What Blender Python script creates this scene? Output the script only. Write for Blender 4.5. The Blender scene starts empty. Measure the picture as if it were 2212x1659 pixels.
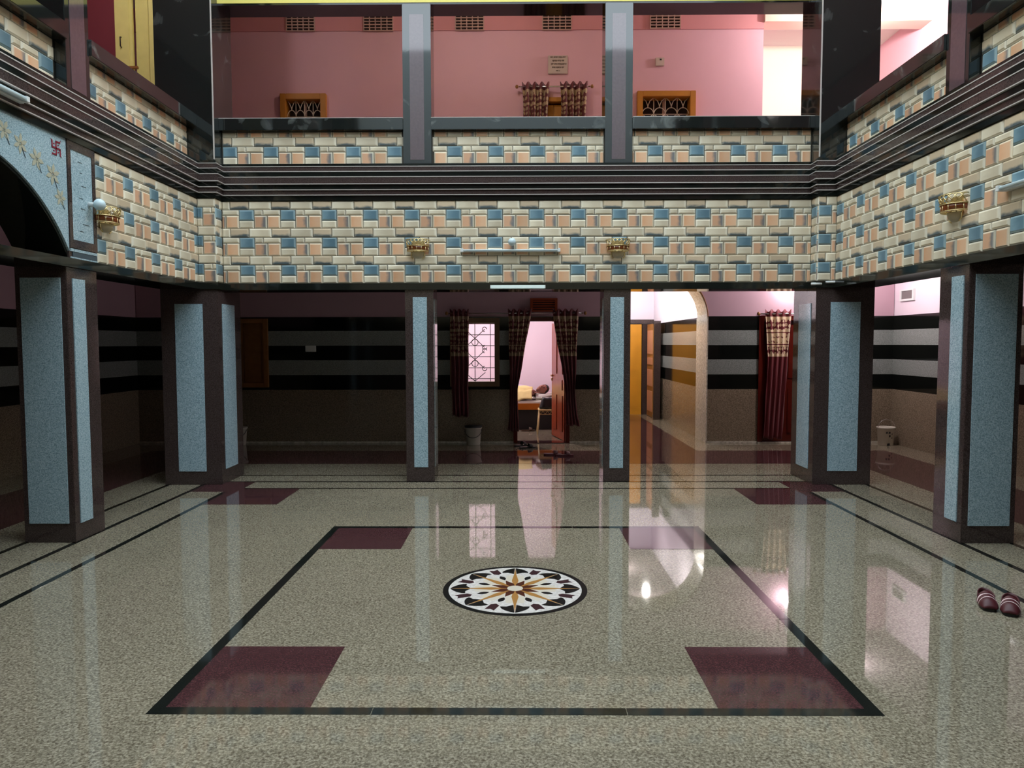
import bpy, bmesh, math, random
from mathutils import Matrix, Vector
random.seed(7)
SC = bpy.context.scene
COL = SC.collection
PI = math.pi

# ------------------------------------------------------------------ camera, sky, exposure
YAW, PITCH, ROLL = 0.00831424, 0.05653174, -0.00188956
fw = Vector((0, math.cos(PITCH), -math.sin(PITCH)))
up = Vector((0, math.sin(PITCH), math.cos(PITCH)))
rt = Vector((1, 0, 0))
rt2 = math.cos(ROLL) * rt + math.sin(ROLL) * up
up2 = -math.sin(ROLL) * rt + math.cos(ROLL) * up
rz = Matrix.Rotation(YAW, 3, 'Z')
rt2, up2, fw = rz @ rt2, rz @ up2, rz @ fw
cam = bpy.data.cameras.new('camera')
cam.sensor_fit = 'HORIZONTAL'
cam.sensor_width = 36.0
cam.lens = 1548.0 * 36.0 / 2212.0
cam.clip_end = 200
camo = bpy.data.objects.new('camera', cam)
COL.objects.link(camo)
mw = Matrix.Identity(4)
for r in range(3):
    mw[r][0], mw[r][1], mw[r][2] = rt2[r], up2[r], -fw[r]
mw[0][3], mw[1][3], mw[2][3] = 0.02, 0.0, 1.55
camo.matrix_world = mw
SC.camera = camo

world = bpy.data.worlds.new('overcast_sky')
SC.world = world
world.use_nodes = True
wb = world.node_tree.nodes['Background']
wb.inputs[0].default_value = (0.79, 0.91, 1.0, 1)
wb.inputs[1].default_value = 3.6
SC.view_settings.view_transform = 'Standard'
SC.view_settings.look = 'None'
SC.view_settings.gamma = 1.0
SC.view_settings.use_curve_mapping = False
SC.view_settings.exposure = 0.32
LAMP = dict(passage=420, passage_fill=330, door=120, corridor=430, room=900, upper=850, gallery=55, landing_fill=190)   # emission of the bulbs; the second passage bulb and the upper three are added

# ------------------------------------------------------------------ materials
MATS = {}

def srgb(r, g, b):
    f = lambda c: ((c / 255) / 12.92) if c / 255 <= 0.04045 else (((c / 255) + 0.055) / 1.055) ** 2.4
    return (f(r), f(g), f(b), 1)

def newmat(name):
    m = bpy.data.materials.new(name)
    m.use_nodes = True
    nt = m.node_tree
    MATS[name] = m
    return m, nt, nt.nodes['Principled BSDF']

def plain(name, col, rough=0.5, metal=0.0, spec=0.5, noise=0.0, nscale=8.0, emit=None, estr=0, alpha=None, trans=0, coat=0):
    m, nt, p = newmat(name)
    p.inputs['Roughness'].default_value = rough
    p.inputs['Metallic'].default_value = metal
    p.inputs['Specular IOR Level'].default_value = spec
    p.inputs['Coat Weight'].default_value = coat
    p.inputs['Coat Roughness'].default_value = 0.03
    if noise:
        tc = nt.nodes.new('ShaderNodeTexCoord')
        n = nt.nodes.new('ShaderNodeTexNoise')
        n.inputs['Scale'].default_value = nscale
        n.inputs['Detail'].default_value = 5
        mr = nt.nodes.new('ShaderNodeMapRange')
        mr.inputs[1].default_value, mr.inputs[2].default_value = 0.25, 0.75
        mr.inputs[3].default_value, mr.inputs[4].default_value = 1 - noise, 1 + noise
        mx = nt.nodes.new('ShaderNodeMix')
        mx.data_type = 'RGBA'
        mx.blend_type = 'MULTIPLY'
        mx.inputs[0].default_value = 1
        mx.inputs[6].default_value = col
        nt.links.new(tc.outputs['Object'], n.inputs['Vector'])
        nt.links.new(n.outputs['Fac'], mr.inputs[0])
        nt.links.new(mr.outputs[0], mx.inputs[7])
        nt.links.new(mx.outputs[2], p.inputs['Base Color'])
    else:
        p.inputs['Base Color'].default_value = col
    if emit:
        p.inputs['Emission Color'].default_value = emit
        p.inputs['Emission Strength'].default_value = estr
    if alpha is not None:
        p.inputs['Alpha'].default_value = alpha
    if trans:
        p.inputs['Transmission Weight'].default_value = trans
    return m

def granite(name, dark, mid, light, scale=60.0, rough=0.06, spec=0.5, big=0.0, pos=(0.36, 0.5, 0.64), coat=0.0):
    m, nt, p = newmat(name)
    N, L = nt.nodes.new, nt.links.new
    tc = N('ShaderNodeTexCoord')
    n = N('ShaderNodeTexNoise')
    n.inputs['Scale'].default_value = scale
    n.inputs['Detail'].default_value = 3
    n.inputs['Roughness'].default_value = 0.65
    v = N('ShaderNodeTexVoronoi')
    v.inputs['Scale'].default_value = scale * 1.3
    ad = N('ShaderNodeMath')
    ad.operation = 'MULTIPLY_ADD'
    ad.inputs[1].default_value = 0.22
    sub = N('ShaderNodeSeparateColor')
    L(tc.outputs['Object'], n.inputs['Vector'])
    L(tc.outputs['Object'], v.inputs['Vector'])
    L(v.outputs['Color'], sub.inputs[0])
    L(sub.outputs[0], ad.inputs[0])
    of = N('ShaderNodeMath')
    of.operation = 'SUBTRACT'
    of.inputs[1].default_value = 0.11
    L(n.outputs['Fac'], of.inputs[0])
    L(of.outputs[0], ad.inputs[2])
    cr = N('ShaderNodeValToRGB')
    e = cr.color_ramp.elements
    e[0].position, e[0].color = pos[0], dark
    e[1].position, e[1].color = pos[2], light
    k = e.new(pos[1])
    k.color = mid
    L(ad.outputs[0], cr.inputs[0])
    out = cr.outputs[0]
    if big:
        n2 = N('ShaderNodeTexNoise')
        n2.inputs['Scale'].default_value = 1.1
        n2.inputs['Detail'].default_value = 3
        mr = N('ShaderNodeMapRange')
        mr.inputs[1].default_value, mr.inputs[2].default_value = 0.3, 0.7
        mr.inputs[3].default_value, mr.inputs[4].default_value = 1 - big, 1 + big
        mx = N('ShaderNodeMix')
        mx.data_type = 'RGBA'
        mx.blend_type = 'MULTIPLY'
        mx.inputs[0].default_value = 1
        L(tc.outputs['Object'], n2.inputs['Vector'])
        L(n2.outputs['Fac'], mr.inputs[0])
        L(out, mx.inputs[6])
        L(mr.outputs[0], mx.inputs[7])
        out = mx.outputs[2]
    L(out, p.inputs['Base Color'])
    p.inputs['Roughness'].default_value = rough
    p.inputs['Specular IOR Level'].default_value = spec
    p.inputs['Coat Weight'].default_value = coat
    return m

def veined(name, base, vein, rough=0.08, scale=3.0, amount=0.55, spec=0.5):
    m, nt, p = newmat(name)
    N, L = nt.nodes.new, nt.links.new
    tc = N('ShaderNodeTexCoord')
    n = N('ShaderNodeTexNoise')
    n.inputs['Scale'].default_value = scale
    n.inputs['Detail'].default_value = 7
    n.inputs['Distortion'].default_value = 1.4
    cr = N('ShaderNodeValToRGB')
    e = cr.color_ramp.elements
    e[0].position, e[0].color = amount, base
    e[1].position, e[1].color = amount + 0.22, vein
    L(tc.outputs['Object'], n.inputs['Vector'])
    L(n.outputs['Fac'], cr.inputs[0])
    L(cr.outputs[0], p.inputs['Base Color'])
    p.inputs['Roughness'].default_value = rough
    p.inputs['Specular IOR Level'].default_value = spec
    return m

FLOOR = granite('floor_granite', srgb(94, 85, 70), srgb(136, 127, 108), srgb(176, 167, 146), 85, 0.03, 0.62, big=0.07, pos=(0.30, 0.5, 0.70))
FLOOR2 = granite('corridor_granite', srgb(120, 112, 98), srgb(168, 160, 142), srgb(196, 188, 168), 40, 0.05, 0.5)
REDG = granite('red_granite', srgb(66, 40, 42), srgb(76, 47, 49), srgb(88, 58, 59), 120, 0.05, 0.5)
BLACKG = veined('black_granite', (0.012, 0.014, 0.013, 1), (0.16, 0.17, 0.16, 1), 0.05, 2.6, 0.60, 1.0)
BLACKP = plain('black_polished', (0.010, 0.012, 0.010, 1), 0.06)
INLAY = plain('black_inlay', (0.012, 0.014, 0.012, 1), 0.06)
BROWNG = granite('brown_granite', srgb(54, 44, 42), srgb(68, 56, 53), srgb(84, 71, 68), 140, 0.07, 0.5)
MAROON = plain('maroon_granite', srgb(90, 72, 76), 0.06, spec=1.0, noise=0.10, nscale=40)
BLUEG = granite('blue_grey_granite', srgb(120, 144, 154), srgb(162, 188, 198), srgb(194, 212, 218), 110, 0.12, 0.5, pos=(0.3, 0.5, 0.7))
DADO = granite('dado_granite', srgb(104, 92, 76), srgb(138, 124, 104), srgb(166, 150, 130), 70, 0.10, 0.5, pos=(0.3, 0.5, 0.7))
GREYB = granite('grey_band_granite', srgb(112, 118, 114), srgb(140, 146, 142), srgb(164, 168, 164), 100, 0.09, 0.5, pos=(0.3, 0.5, 0.7))
BLACKB = plain('black_band', (0.006, 0.007, 0.006, 1), 0.09)
CREAMJ = granite('cream_jamb', srgb(180, 174, 158), srgb(204, 198, 182), srgb(222, 216, 202), 30, 0.16, 0.5)
PINK = plain('pink_paint', srgb(222, 172, 186), 0.7, noise=0.03, nscale=2)
PINKM = plain('dim_pink_paint', srgb(196, 160, 172), 0.7, noise=0.03, nscale=2)  # same pink as upstairs, the corridor's dimness put into the colour
PINKD = plain('darker_pink', srgb(210, 142, 148), 0.7, noise=0.03, nscale=2)
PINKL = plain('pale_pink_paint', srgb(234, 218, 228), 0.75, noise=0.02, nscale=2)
LILAC = plain('lilac_white_paint', srgb(228, 220, 232), 0.75)
PINKLIT = plain('overlit_pink_paint', srgb(240, 232, 214), 0.75)  # the hall's pink with its overexposed glare put into the colour
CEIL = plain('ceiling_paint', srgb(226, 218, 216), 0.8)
YELLOW = plain('yellow_paint', srgb(222, 204, 104), 0.55, noise=0.04)
YDOOR = plain('yellow_door_paint', srgb(232, 220, 140), 0.45, noise=0.05)
ODOOR = plain('amber_door', srgb(214, 150, 36), 0.4, noise=0.08, nscale=3)
OFRAME = plain('ochre_frame', srgb(186, 122, 40), 0.5, noise=0.08)
WOODB = plain('brown_wood', srgb(150, 100, 50), 0.45, noise=0.15, nscale=12)
OLIVE = plain('olive_wood_frame', srgb(128, 104, 76), 0.5, noise=0.08)
REDW = plain('red_brown_door', srgb(150, 66, 40), 0.25, noise=0.12, nscale=6)
DARKRED = plain('dark_red_door', srgb(88, 24, 16), 0.2, noise=0.12, nscale=6)
TERRA = plain('terracotta', srgb(186, 150, 140), 0.8)
DARKV = plain('dark_void', (0.02, 0.008, 0.008, 1), 0.9)
PALE = plain('pale_edge', srgb(190, 182, 176), 0.3)
METALD = plain('dark_iron', (0.03, 0.03, 0.03, 1), 0.4, 0.6)
WHITEM = plain('white_iron', srgb(214, 196, 182), 0.4)
CHROME = plain('chrome', (0.75, 0.75, 0.75, 1), 0.15, 1.0)
GOLD = plain('gold_wire', srgb(222, 200, 146), 0.35, 1.0)
AMBERG = plain('amber_glass', srgb(120, 58, 26), 0.1, trans=0.35)
FROST = plain('frosted_glass', srgb(196, 190, 170), 0.45, trans=0.5)
WHITEP = plain('white_plastic', srgb(226, 228, 226), 0.35)
TUBEW = plain('tube_glass', srgb(206, 224, 230), 0.25)
BRIGHTW = plain('bright_white', srgb(230, 245, 240), 0.4, emit=(0.85, 1.0, 0.95, 1), estr=0.12)
BUCKETW = plain('bucket_plastic', srgb(214, 208, 194), 0.4)
DARKP = plain('dark_plastic', (0.02, 0.02, 0.022, 1), 0.5)
SAND1 = plain('maroon_leather', srgb(78, 24, 30), 0.5)
SAND2 = plain('pink_stripe', srgb(240, 212, 212), 0.4)
SAND3 = plain('brown_sole', srgb(74, 52, 34), 0.6)
BLACKL = plain('black_rubber', (0.015, 0.015, 0.014, 1), 0.5)
SKIN = plain('skin', srgb(150, 98, 82), 0.55)
HAIR = plain('black_hair', (0.008, 0.007, 0.007, 1), 0.6)
BLANKET = plain('yellow_blanket', srgb(226, 206, 140), 0.85, noise=0.06, nscale=14)
SHEET = plain('white_sheet', srgb(228, 226, 216), 0.85)
VIOLET = plain('violet_cloth', srgb(196, 180, 222), 0.85)
BEDW = plain('orange_bed_wood', srgb(196, 116, 30), 0.35, noise=0.1)
CHAIRC = plain('cream_chair_paint', srgb(226, 206, 150), 0.35)
TEXTM = plain('sign_lettering', srgb(64, 34, 34), 0.7)
SIGNM = plain('sign_plate', srgb(196, 176, 168), 0.5)
SWAS = plain('red_symbol_paint', srgb(140, 22, 48), 0.5)
FLOWR = plain('gold_flower_print', srgb(182, 180, 158), 0.3)
STEMM = plain('stem_print', srgb(70, 84, 92), 0.4)
MWHITE = granite('medallion_white', srgb(210, 202, 196), srgb(222, 214, 208), srgb(232, 226, 220), 50, 0.05)
MGOLD = plain('medallion_gold', srgb(178, 128, 70), 0.06)
MBROWN = plain('medallion_brown', srgb(84, 46, 32), 0.06)
MMAROON = plain('medallion_maroon', srgb(66, 44, 46), 0.06)
MCREAM = plain('medallion_cream', srgb(222, 210, 192), 0.06)

def stone_mat(name, col, dark, edge, mode):
    """glazed tile print: mottled stone with the printed darker side and pale rim; laid out in the stone's own UV"""
    m, nt, p = newmat(name)
    N, L = nt.nodes.new, nt.links.new
    uv = N('ShaderNodeTexCoord')
    sp = N('ShaderNodeSeparateXYZ')
    L(uv.outputs['UV'], sp.inputs[0])
    oi = N('ShaderNodeObjectInfo')
    n = N('ShaderNodeTexNoise')
    n.noise_dimensions = '4D'
    n.inputs['Scale'].default_value = 2.2
    n.inputs['Detail'].default_value = 4
    mul = N('ShaderNodeMath')
    mul.operation = 'MULTIPLY'
    mul.inputs[1].default_value = 37.0
    L(oi.outputs['Random'], mul.inputs[0])
    L(mul.outputs[0], n.inputs['W'])
    L(uv.outputs['UV'], n.inputs['Vector'])
    # printed darker side: mode 'low' along the lower edge, 'right' along the right edge, 'mid' blotch in the middle
    src = sp.outputs[1] if mode == 'low' else sp.outputs[0]
    ad = N('ShaderNodeMath')
    ad.operation = 'MULTIPLY_ADD'
    ad.inputs[1].default_value = 0.55
    L(n.outputs['Fac'], ad.inputs[0])
    L(src, ad.inputs[2])
    mr = N('ShaderNodeMapRange')
    mr.interpolation_type = 'SMOOTHSTEP'
    if mode == 'low':
        lo, hi = 0.74, 0.44
    elif mode == 'right':
        lo, hi = 0.78, 1.12
    else:
        lo, hi = 0.35, 1.0
    mr.inputs[1].default_value, mr.inputs[2].default_value = lo, hi
    mr.inputs[3].default_value, mr.inputs[4].default_value = 0.0, 1.0 if mode != 'mid' else 0.8
    L(ad.outputs[0], mr.inputs[0])
    mx = N('ShaderNodeMix')
    mx.data_type = 'RGBA'
    mx.inputs[6].default_value = col
    mx.inputs[7].default_value = dark
    L(mr.outputs[0], mx.inputs[0])
    # pale rim
    def edge_d(o):
        a = N('ShaderNodeMath'); a.operation = 'SUBTRACT'; a.inputs[1].default_value = 0.5
        L(o, a.inputs[0])
        b = N('ShaderNodeMath'); b.operation = 'ABSOLUTE'
        L(a.outputs[0], b.inputs[0])
        return b.outputs[0]
    mxm = N('ShaderNodeMath'); mxm.operation = 'MAXIMUM'
    L(edge_d(sp.outputs[0]), mxm.inputs[0]); L(edge_d(sp.outputs[1]), mxm.inputs[1])
    er = N('ShaderNodeMapRange')
    er.inputs[1].default_value, er.inputs[2].default_value = 0.36, 0.45
    er.inputs[3].default_value, er.inputs[4].default_value = 0.0, 0.75 if mode != 'low' else 0.25
    L(mxm.outputs[0], er.inputs[0])
    m2 = N('ShaderNodeMix'); m2.data_type = 'RGBA'
    m2.inputs[7].default_value = edge
    L(er.outputs[0], m2.inputs[0]); L(mx.outputs[2], m2.inputs[6])
    hv = N('ShaderNodeHueSaturation')
    vr = N('ShaderNodeMapRange')
    vr.inputs[3].default_value, vr.inputs[4].default_value = 0.86, 1.10
    L(oi.outputs['Random'], vr.inputs[0])
    L(vr.outputs[0], hv.inputs['Value'])
    L(m2.outputs[2], hv.inputs['Color'])
    L(hv.outputs[0], p.inputs['Base Color'])
    p.inputs['Roughness'].default_value = 0.33
    p.inputs['Specular IOR Level'].default_value = 0.4
    return m

CR = srgb(232, 224, 200)
STONE = {
    'cream': stone_mat('stone_cream', srgb(230, 218, 192), srgb(206, 191, 164), srgb(238, 230, 210), 'mid'),
    'tan': stone_mat('stone_tan', srgb(212, 190, 160), srgb(86, 98, 102), srgb(220, 208, 182), 'low'),
    'blue': stone_mat('stone_blue', srgb(122, 152, 164), srgb(88, 118, 132), srgb(158, 180, 184), 'mid'),
    'peach': stone_mat('stone_peach', srgb(224, 170, 130), srgb(228, 186, 150), CR, 'mid'),
    'rose': stone_mat('stone_rose', srgb(216, 168, 134), srgb(126, 124, 122), CR, 'right'),
}
GROUT = plain('tile_grout', srgb(74, 68, 58), 0.8)

def curtain_mat(name, base, cream, field):
    m, nt, p = newmat(name)
    N, L = nt.nodes.new, nt.links.new
    tc = N('ShaderNodeTexCoord')
    sp = N('ShaderNodeSeparateXYZ')
    L(tc.outputs['UV'], sp.inputs[0])
    cr = N('ShaderNodeValToRGB')        # share of cream in the woven bands, by metres below the heading
    cr.color_ramp.interpolation = 'CONSTANT'
    e = cr.color_ramp.elements
    e[0].position, e[0].color = 0.0, (0, 0, 0, 1)
    e[1].position, e[1].color = 0.70, (0, 0, 0, 1)
    for pos, val in ((0.09, 1.0), (0.14, 0.42), (0.29, 1.0), (0.325, 0.05), (0.34, field), (0.51, 0.05), (0.525, 1.0), (0.55, 0.42), (0.66, 1.0)):
        k = e.new(pos); k.color = (val, val, val, 1)
    L(sp.outputs[1], cr.inputs[0])
    v = N('ShaderNodeTexVoronoi')
    v.inputs['Scale'].default_value = 14
    v.inputs['Randomness'].default_value = 0.35
    L(tc.outputs['UV'], v.inputs['Vector'])
    lt = N('ShaderNodeMath'); lt.operation = 'LESS_THAN'
    L(v.outputs['Distance'], lt.inputs[0]); L(cr.outputs[0], lt.inputs[1])
    mx = N('ShaderNodeMix'); mx.data_type = 'RGBA'
    mx.inputs[6].default_value, mx.inputs[7].default_value = base, cream
    L(lt.outputs[0], mx.inputs[0])
    L(mx.outputs[2], p.inputs['Base Color'])
    p.inputs['Roughness'].default_value = 0.6
    p.inputs['Sheen Weight'].default_value = 0.2
    return m

CURT = curtain_mat('maroon_woven_curtain', srgb(96, 22, 30), srgb(176, 150, 120), 0.40)
CURTR = curtain_mat('red_woven_curtain', srgb(104, 14, 26), srgb(222, 198, 164), 0.62)

# ------------------------------------------------------------------ mesh helpers
def link(o, parent=None):
    COL.objects.link(o)
    if parent is not None:
        o.parent = parent
    return o

def tag(o, label=None, cat=None, group=None, kind=None):
    if label: o['label'] = label
    if cat: o['category'] = cat
    if group: o['group'] = group
    if kind: o['kind'] = kind
    return o

def struct(o, label, cat):
    return tag(o, label, cat, kind='structure')

def empty(name, loc=(0, 0, 0), rot=0.0):
    o = bpy.data.objects.new(name, None)
    o.empty_display_size = 0.1
    COL.objects.link(o)
    o.location = loc
    o.rotation_euler = (0, 0, rot)
    return o

def mesh_obj(name, bm, mat, parent=None, smooth=False):
    me = bpy.data.meshes.new(name)
    bm.normal_update()
    bm.to_mesh(me)
    bm.free()
    for mm in (mat if isinstance(mat, (list, tuple)) else [mat]):
        me.materials.append(mm)
    if smooth:
        for p in me.polygons:
            p.use_smooth = True
    return link(bpy.data.objects.new(name, me), parent)

def bx(bm, x0, x1, y0, y1, z0, z1):
    vs = [bm.verts.new(c) for c in ((x0, y0, z0), (x1, y0, z0), (x1, y1, z0), (x0, y1, z0), (x0, y0, z1), (x1, y0, z1), (x1, y1, z1), (x0, y1, z1))]
    for q in ((0, 3, 2, 1), (4, 5, 6, 7), (0, 1, 5, 4), (1, 2, 6, 5), (2, 3, 7, 6), (3, 0, 4, 7)):
        bm.faces.new([vs[i] for i in q])
    return vs

def boxo(name, b, mat, parent=None, bevel=0.0):
    bm = bmesh.new()
    bx(bm, *b)
    if bevel:
        bmesh.ops.bevel(bm, geom=bm.edges[:], offset=bevel, segments=2, affect='EDGES')
    return mesh_obj(name, bm, mat, parent)

def boxes(name, bs, mat, parent=None):
    bm = bmesh.new()
    for b in bs:
        bx(bm, *b)
    return mesh_obj(name, bm, mat, parent)

def tube(bm, pts, r, n=8, caps=True):
    pts = [Vector(p) for p in pts]
    rings = []
    prev = None
    for i, p in enumerate(pts):
        d = (pts[min(i + 1, len(pts) - 1)] - pts[max(i - 1, 0)])
        if d.length < 1e-9:
            d = Vector((0, 0, 1))
        d.normalize()
        a = prev if prev is not None else (Vector((0, 0, 1)) if abs(d.z) < 0.9 else Vector((1, 0, 0)))
        a = (a - d * a.dot(d))
        if a.length < 1e-6:
            a = Vector((1, 0, 0)) - d * d.x
        a.normalize()
        prev = a
        b = d.cross(a)
        rr = r[i] if isinstance(r, (list, tuple)) else r
        rings.append([bm.verts.new(p + (a * math.cos(2 * PI * k / n) + b * math.sin(2 * PI * k / n)) * rr) for k in range(n)])
    for A, B in zip(rings, rings[1:]):
        for k in range(n):
            bm.faces.new((A[k], A[(k + 1) % n], B[(k + 1) % n], B[k]))
    if caps:
        bm.faces.new(rings[0][::-1])
        bm.faces.new(rings[-1])

def tubes(name, paths, r, mat, parent=None, n=8):
    bm = bmesh.new()
    for p in paths:
        tube(bm, p, r, n)
    bmesh.ops.recalc_face_normals(bm, faces=bm.faces[:])
    return mesh_obj(name, bm, mat, parent, True)

def lathe(bm, prof, n=24, c=(0, 0, 0), a0=0.0, a1=2 * PI):
    full = abs(a1 - a0 - 2 * PI) < 1e-6
    m = n if full else n + 1
    rings = []
    for r, z in prof:
        rings.append([bm.verts.new((c[0] + r * math.cos(a0 + (a1 - a0) * k / n), c[1] + r * math.sin(a0 + (a1 - a0) * k / n), c[2] + z)) for k in range(m)])
    for A, B in zip(rings, rings[1:]):
        for k in range(n):
            k2 = (k + 1) % m
            try:
                bm.faces.new((A[k], A[k2], B[k2], B[k]))
            except ValueError:
                pass
    bmesh.ops.remove_doubles(bm, verts=bm.verts[:], dist=1e-5)

def latheo(name, prof, mat, parent=None, n=24, c=(0, 0, 0), a0=0.0, a1=2 * PI):
    bm = bmesh.new()
    lathe(bm, prof, n, c, a0, a1)
    bmesh.ops.recalc_face_normals(bm, faces=bm.faces[:])
    return mesh_obj(name, bm, mat, parent, True)

def prism(bm, poly, h0, h1, place):
    """poly in (u,v); place(u,v,h) -> xyz"""
    A = [bm.verts.new(place(u, v, h0)) for u, v in poly]
    B = [bm.verts.new(place(u, v, h1)) for u, v in poly]
    n = len(poly)
    bm.faces.new(A[::-1])
    bm.faces.new(B)
    for i in range(n):
        bm.faces.new((A[i], A[(i + 1) % n], B[(i + 1) % n], B[i]))

def prismo(name, polys, h0, h1, place, mat, parent=None):
    bm = bmesh.new()
    for p in polys:
        prism(bm, p, h0, h1, place)
    bmesh.ops.recalc_face_normals(bm, faces=bm.faces[:])
    return mesh_obj(name, bm, mat, parent)

# ------------------------------------------------------------------ floor with inlays
floor = struct(boxo('floor', (-7.2, 7.2, -2.6, 16.2, -0.12, 0.0), FLOOR), 'polished speckled beige granite floor with black and red inlays', 'floor')
ZT = 0.0012
def inlay(name, x0, x1, y0, y1, mat, z=ZT, parent=floor):
    return boxo(name, (x0, x1, y0, y1, -0.004, z), mat, parent)
S0, S1, CY = -1.545, 1.545, 4.455
w = 0.058
# square frame: black strips, each laid in three lengths
for y0 in (CY - 1.545, CY + 1.545 - w):
    for a, b in ((-1.545, -0.60), (-0.597, 0.475), (0.478, 1.545)):
        inlay('inlay_strip', a, b, y0, y0 + w, INLAY)
for x0 in (-1.545, 1.545 - w):
    for a, b in ((-1.545 + w, -0.5), (-0.497, 0.5), (0.503, 1.545 - w)):
        inlay('inlay_strip', x0, x0 + w, CY + a, CY + b, INLAY)
for sx in (-1, 1):
    for sy in (-1, 1):
        a, b = sorted((sx * (1.545 - w), sx * 0.868))
        c, d = sorted((CY + sy * (1.545 - w), CY + sy * 0.872))
        inlay('red_square', a, b, c, d, REDG)
# nested black lines round the court
LW = 0.046
for sx in (-1, 1):
    for k, xx in enumerate((3.055, 3.445, 3.835)):
        yb = (7.60, 7.97, 8.36)[k]
        x0 = sx * xx - LW / 2
        inlay('inlay_strip', x0, x0 + LW, CY * 2 - yb, yb, INLAY)
for k, yb in enumerate((7.60, 7.97, 8.36)):
    xx = (3.055, 3.445, 3.835)[k]
    inlay('inlay_strip', -xx - LW / 2, xx + LW / 2, yb - LW / 2, yb + LW / 2, INLAY)
for sx in (-1, 1):
    a, b = sorted((sx * 2.315, sx * 3.03))
    inlay('red_square', a, b, 6.83, 7.577, REDG)
    a, b = sorted((sx * 2.93, sx * 3.42))
    inlay('red_square', a, b, 7.43, 7.945, REDG, 0.0018)
# red runners of the corridors
for a, b in ((-5.3, -3.6), (-3.597, -1.8), (-1.797, 0.0), (0.003, 1.8), (1.803, 3.6), (3.603, 5.3)):
    inlay('red_slab', a, b, 9.17, 10.29, REDG)
for sx in (-1, 1):
    for a, b in ((2.6, 4.9), (4.903, 7.0), (7.003, 9.167)):
        x0, x1 = sorted((sx * 4.32, sx * 5.30))
        inlay('red_slab', x0, x1, a, b, REDG)
for a, b in ((10.293, 12.0), (12.003, 13.8), (13.803, 15.5)):
    inlay('red_slab', 1.62, 2.60, a, b, REDG)

# medallion
MC = (0.0, CY)
med = prismo('medallion', [[(0.455 * math.cos(2 * PI * k / 96), 0.455 * math.sin(2 * PI * k / 96)) for k in range(96)]], -0.004, 0.0010,
             lambda u, v, h: (MC[0] + u, MC[1] + v, h), INLAY, floor)
med['label'] = 'round star medallion inlaid in white, black, gold and maroon stone'
P2 = lambda r, a, s=0.0: (r * math.cos(a) - s * math.sin(a), r * math.sin(a) + s * math.cos(a))
def medp(name, poly, z, mat):
    return prismo(name, [poly], 0.0005, z, lambda u, v, h: (MC[0] + u, MC[1] + v, h), mat, med)
medp('white_field', [(0.420 * math.cos(2 * PI * k / 96), 0.420 * math.sin(2 * PI * k / 96)) for k in range(96)], 0.0014, MWHITE)
for k in range(8):
    a = k * PI / 4 + PI / 2
    o = a + PI / 8
    for s in (-1, 1):
        tri = [P2(0.410, a, s * 0.002)] + [P2(0.410 - 0.100 * t ** 1.2, a, s * (0.002 + 0.086 * math.sin(t * PI / 2))) for t in (0.15, 0.3, 0.45, 0.6, 0.8, 1.0)] + [P2(0.312, a, s * 0.050), P2(0.285, a, s * 0.009)]
        medp('black_leaf', tri, 0.0019, INLAY)
    medp('gold_ray', [P2(0.04, a, -0.008), P2(0.15, a, -0.022), P2(0.26, a, -0.009), P2(0.405, a, 0), P2(0.26, a, 0.009), P2(0.15, a, 0.022), P2(0.04, a, 0.008)], 0.0022, MGOLD)
    medp('maroon_block', [P2(0.288, o, 0.0), P2(0.308, o, -0.028), P2(0.392, o, -0.030), P2(0.378, o, 0.0), P2(0.392, o, 0.030), P2(0.308, o, 0.028)], 0.0017, MMAROON)
    medp('black_lens', [P2(0.172 + 0.085 * t, o, 0.020 * math.sin(PI * t)) for t in (0, .2, .4, .6, .8, 1)] + [P2(0.172 + 0.085 * t, o, -0.020 * math.sin(PI * t)) for t in (.8, .6, .4, .2)], 0.0019, INLAY)
    medp('brown_point', [P2(0.03, o, -0.012), P2(0.085, o, -0.026), P2(0.162, o, 0), P2(0.085, o, 0.026), P2(0.03, o, 0.012)], 0.0024, MBROWN)
    for s in (-1, 1):
        medp('cream_petal', [P2(0.06, a, 0), P2(0.16, a, s * 0.062), P2(0.25, a, s * 0.055), P2(0.262, a, s * 0.012)], 0.0015, MCREAM)
medp('centre_disc', [(0.050 * math.cos(2 * PI * k / 32), 0.050 * math.sin(2 * PI * k / 32)) for k in range(32)], 0.0030, MCREAM)

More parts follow.
